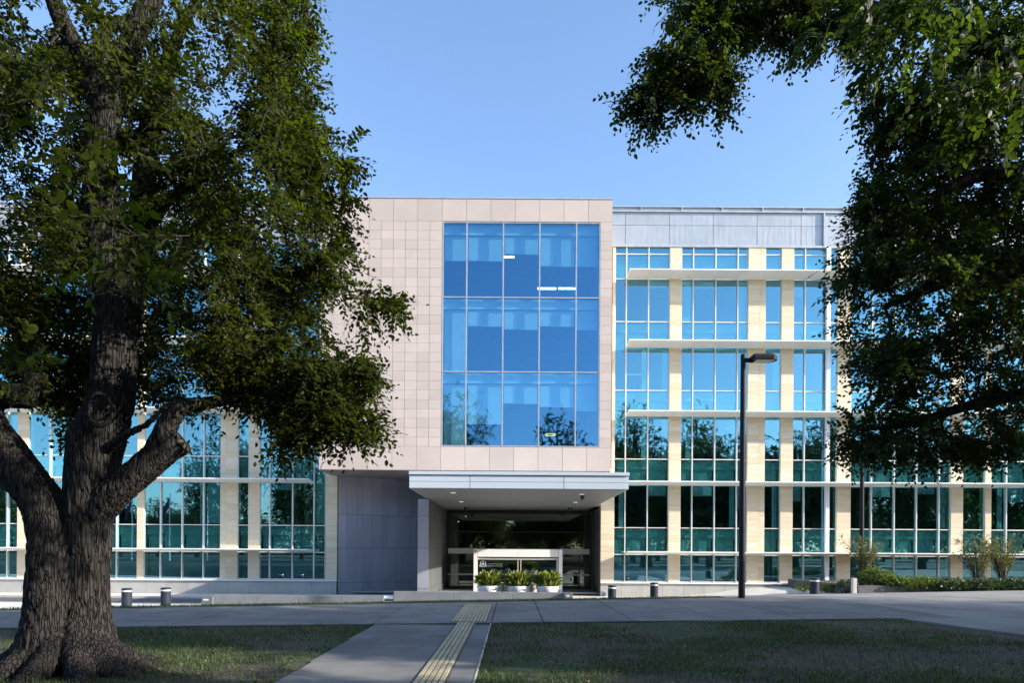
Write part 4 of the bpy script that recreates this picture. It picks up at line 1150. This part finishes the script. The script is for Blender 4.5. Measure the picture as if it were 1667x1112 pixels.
def myrtle(px, base_py, Y, h, w, n, seed, label):
    rg = np.random.default_rng(seed); x, z = at(px, base_py, Y)
    t = thing('small_tree', label, 'small tree', (x, Y, z - .3), 0, 'small multi stemmed trees against the right wing')
    b = MB(); P = []; D = []
    for k in range(n):
        a = rg.uniform(0, 6.28); sp = w * rg.uniform(.3, 1); tip = np.array([x + math.cos(a) * sp, Y + math.sin(a) * sp * .7, z + h * rg.uniform(.6, 1.0)])
        p0 = np.array([x, Y, z - .3]); mid_ = p0 * .5 + tip * .5 + np.array([-math.cos(a) * sp * .15, 0, .1])
        b.tube([p0, mid_, tip], [.022, .014, .005], 5, False)
        for q in range(26):
            tt = rg.uniform(.35, 1.02); pp = (mid_ + (tip - mid_) * (tt - .5) * 2) if tt > .5 else (p0 + (mid_ - p0) * tt * 2)
            P.append(pp); D.append((tip - p0) * .5 + rg.normal(0, .9, 3))
    b.build('stems', 'twig', t)
    npmesh('foliage', sprays(np.array(P), np.array(D), rg.uniform(.06, .10, len(P)), 4, .30, rg), LQ, 'leaf_myrtle', t)
myrtle(1408, 938, 33.0, 1.95, 1.15, 24, 71, 'small sparse tree beside the farther lamp post')
myrtle(1590, 948, 33.0, 2.35, 1.2, 26, 72, 'small multi stemmed tree in the garden, left of the pair')
myrtle(1632, 948, 33.3, 2.3, 1.25, 26, 73, 'small multi stemmed tree in the garden, right of the pair')

# ------------------------------------------------------------------ flagpoles behind the camera (mirrored at the left)
def flagpole(label):
    t = thing('flagpole', label, 'flagpole', (0, 0, 0), 0, 'white flagpoles mirrored in the left wing')
    MB().lathe([(.14, 0), (.09, .1), (.05, 8.6), (.05, 8.7), (.09, 8.75), (.02, 8.85)], 0, 0, 12).build('pole', 'white_metal', t, smooth=False, local=True)
    m = MB(); n = 8
    for i in range(n + 1):
        for j in range(5):
            m.v.append((-.06 - i * .16, .10 * math.sin(i * 1.4 + j * .5), 8.4 - j * .32 - i * .26))
    for i in range(n):
        for j in range(4): a = i * 5 + j; m.f.append((a, a + 5, a + 6, a + 1))
    o = m.build('flag', 'flag_cloth', t, smooth=True, local=True)
    s = o.modifiers.new('t', 'SOLIDIFY'); s.thickness = .01
    return t
fp = flagpole('flagpole mirrored in the left wing, nearest the pale pillar'); fp.location = (-45.5, -12, 1.0)
dup(fp, (-50.5, -12, 1.0), .4, 'flagpole mirrored in the left wing, just right of the trunk'); dup(fp, (-40.5, -12, 1.0), .8, 'flagpole mirrored in the left wing, third along')

# ------------------------------------------------------------------ grass and leaf litter
BL = np.array([[-.5, 0, 0], [.5, 0, 0], [.32, .55, .0], [0, 1, 0.0]])
def blades(regions, n, hmin, hmax, name, seed):
    rg = np.random.default_rng(seed); P = []
    for (fx, ylo, yhi, x0, x1, k, dens) in regions:
        c = 0
        while c < k:
            X = rg.uniform(x0, x1); a, e_ = ylo(X), yhi(X)
            if e_ <= a: continue
            Y = a + (e_ - a) * rg.random() ** (1.5)
            nz = noise.noise((X * .45, Y * .45, 2.0)) + .5 * noise.noise((X * 1.6, Y * 1.6, 5.0))
            if nz < dens + rg.uniform(-.42, .42): 
                if rg.random() < .88: c += .25; continue
            P.append((X, Y, ground_h(X, Y))); c += 1
    P = np.array(P); n = len(P)
    h = rg.uniform(hmin, hmax, n) * (.6 + .8 * rg.random(n)); a = rg.uniform(0, 6.28, n); w = rg.uniform(.006, .011, n)
    side = np.stack([np.cos(a), np.sin(a), 0 * a], 1); lean = rg.normal(0, .38, (n, 3)); lean[:, 2] = 1; lean = unit(lean)
    V = P[:, None] + side[:, None] * BL[None, :, 0:1] * w[:, None, None] * 1.5 + lean[:, None] * (BL[None, :, 1:2] * h[:, None, None])
    o = npmesh(name, V, [(0, 1, 2, 3)], 'grass_blade'); return o
left_edge = lambda X: 1e9
o = blades([(0, lambda X: 7.6, lambda X: path_near(X) + .05, -13, -2.83, 46000, -.12), (0, lambda X: 7.6, lambda X: path_near(X) + .05, -.47, 9.3, 46000, .16),
            (0, lambda X: path_far(X) + .03, lambda X: crest(X) + 1.6, -18, 7.2, 30000, -.9)], 0, .035, .07, 'grass', 81)
tag(o, 'thin shaded grass covering both lawns and the bank beyond the path', 'grass', kind='stuff')
rgl = np.random.default_rng(9); k = 4200
X = np.where(rgl.random(k) < .8, rgl.uniform(0.5, 9.3, k), rgl.uniform(-8, -3, k)); Y = 7.8 + 7 * rgl.random(k) ** 1.4
keep = (Y < 14.8 + .165 * X); X, Y = X[keep], Y[keep]; k = len(X)
V = leaves(np.stack([X, Y, np.full(k, 1.012)], 1), np.stack([rgl.normal(0, 1, k), rgl.normal(0, 1, k), rgl.normal(0, .15, k)], 1), np.tile([0, 0, 1.0], (k, 1)) + rgl.normal(0, .3, (k, 3)), rgl.uniform(.015, .05, k))
Xp = rgl.uniform(-14, 12, 900); Yp_ = rgl.uniform(7.8, 22, 900); kp = (Yp_ < 20.8 + .33 * Xp) & ((Yp_ > 15 + .165 * Xp) | ((Xp > -2.8) & (Xp < -.5)))
Xp, Yp_ = Xp[kp], Yp_[kp]; k = len(Xp)
V = np.concatenate([V, leaves(np.stack([Xp, Yp_, np.full(k, 1.044)], 1), np.stack([rgl.normal(0, 1, k), rgl.normal(0, 1, k), rgl.normal(0, .15, k)], 1), np.tile([0, 0, 1.0], (k, 1)) + rgl.normal(0, .25, (k, 3)), rgl.uniform(.02, .06, k))])
o = npmesh('leaf_litter', V, LQ, 'litter'); tag(o, 'brown fallen leaves and bark chips scattered over the bare lawn and paths', 'leaf litter', kind='stuff')

# ------------------------------------------------------------------ light, sky, camera
AZ, EL = 75, 21
to_sun = Vector((math.sin(R(AZ)) * math.cos(R(EL)), -math.cos(R(AZ)) * math.cos(R(EL)), math.sin(R(EL))))
ld = bpy.data.lights.new('sun', 'SUN'); ld.energy = 3.8; ld.angle = R(.5); ld.color = (1.0, .92, .80)
sun = bpy.data.objects.new('sun', ld); COL.objects.link(sun); sun.rotation_euler = to_sun.to_track_quat('Z', 'Y').to_euler()
w = bpy.data.worlds.new('World'); scene.world = w; w.use_nodes = True
nt = w.node_tree; nt.nodes.clear()
sky = nt.nodes.new('ShaderNodeTexSky'); sky.sky_type = 'NISHITA'; sky.sun_disc = False
sky.sun_elevation = R(EL); sky.sun_rotation = R(180 - AZ); sky.air_density = 1.0; sky.dust_density = 1.8; sky.ozone_density = 3.0; sky.altitude = 500
bg = nt.nodes.new('ShaderNodeBackground'); bg.inputs['Strength'].default_value = .15
ow = nt.nodes.new('ShaderNodeOutputWorld'); nt.links.new(sky.outputs[0], bg.inputs[0]); nt.links.new(bg.outputs[0], ow.inputs[0])

cd = bpy.data.cameras.new('camera'); cam = bpy.data.objects.new('camera', cd); COL.objects.link(cam)
cd.sensor_width = 36; cd.sensor_fit = 'HORIZONTAL'; cd.lens = 24.0; cd.shift_y = (HY - 556) / 1667.0; cd.clip_end = 5000
cam.matrix_world = Matrix.Translation((0, 0, EYE)) @ Matrix.Rotation(R(90), 4, 'X') @ Matrix.Rotation(math.atan(K), 4, 'Z')
scene.camera = cam
scene.view_settings.view_transform = 'Standard'; scene.view_settings.look = 'None'; scene.view_settings.gamma = 1; scene.view_settings.exposure = 1.43
scene.cycles.max_bounces = 8; scene.cycles.transparent_max_bounces = 12; scene.cycles.diffuse_bounces = 3; scene.cycles.glossy_bounces = 3
scene.cycles.use_denoising = True
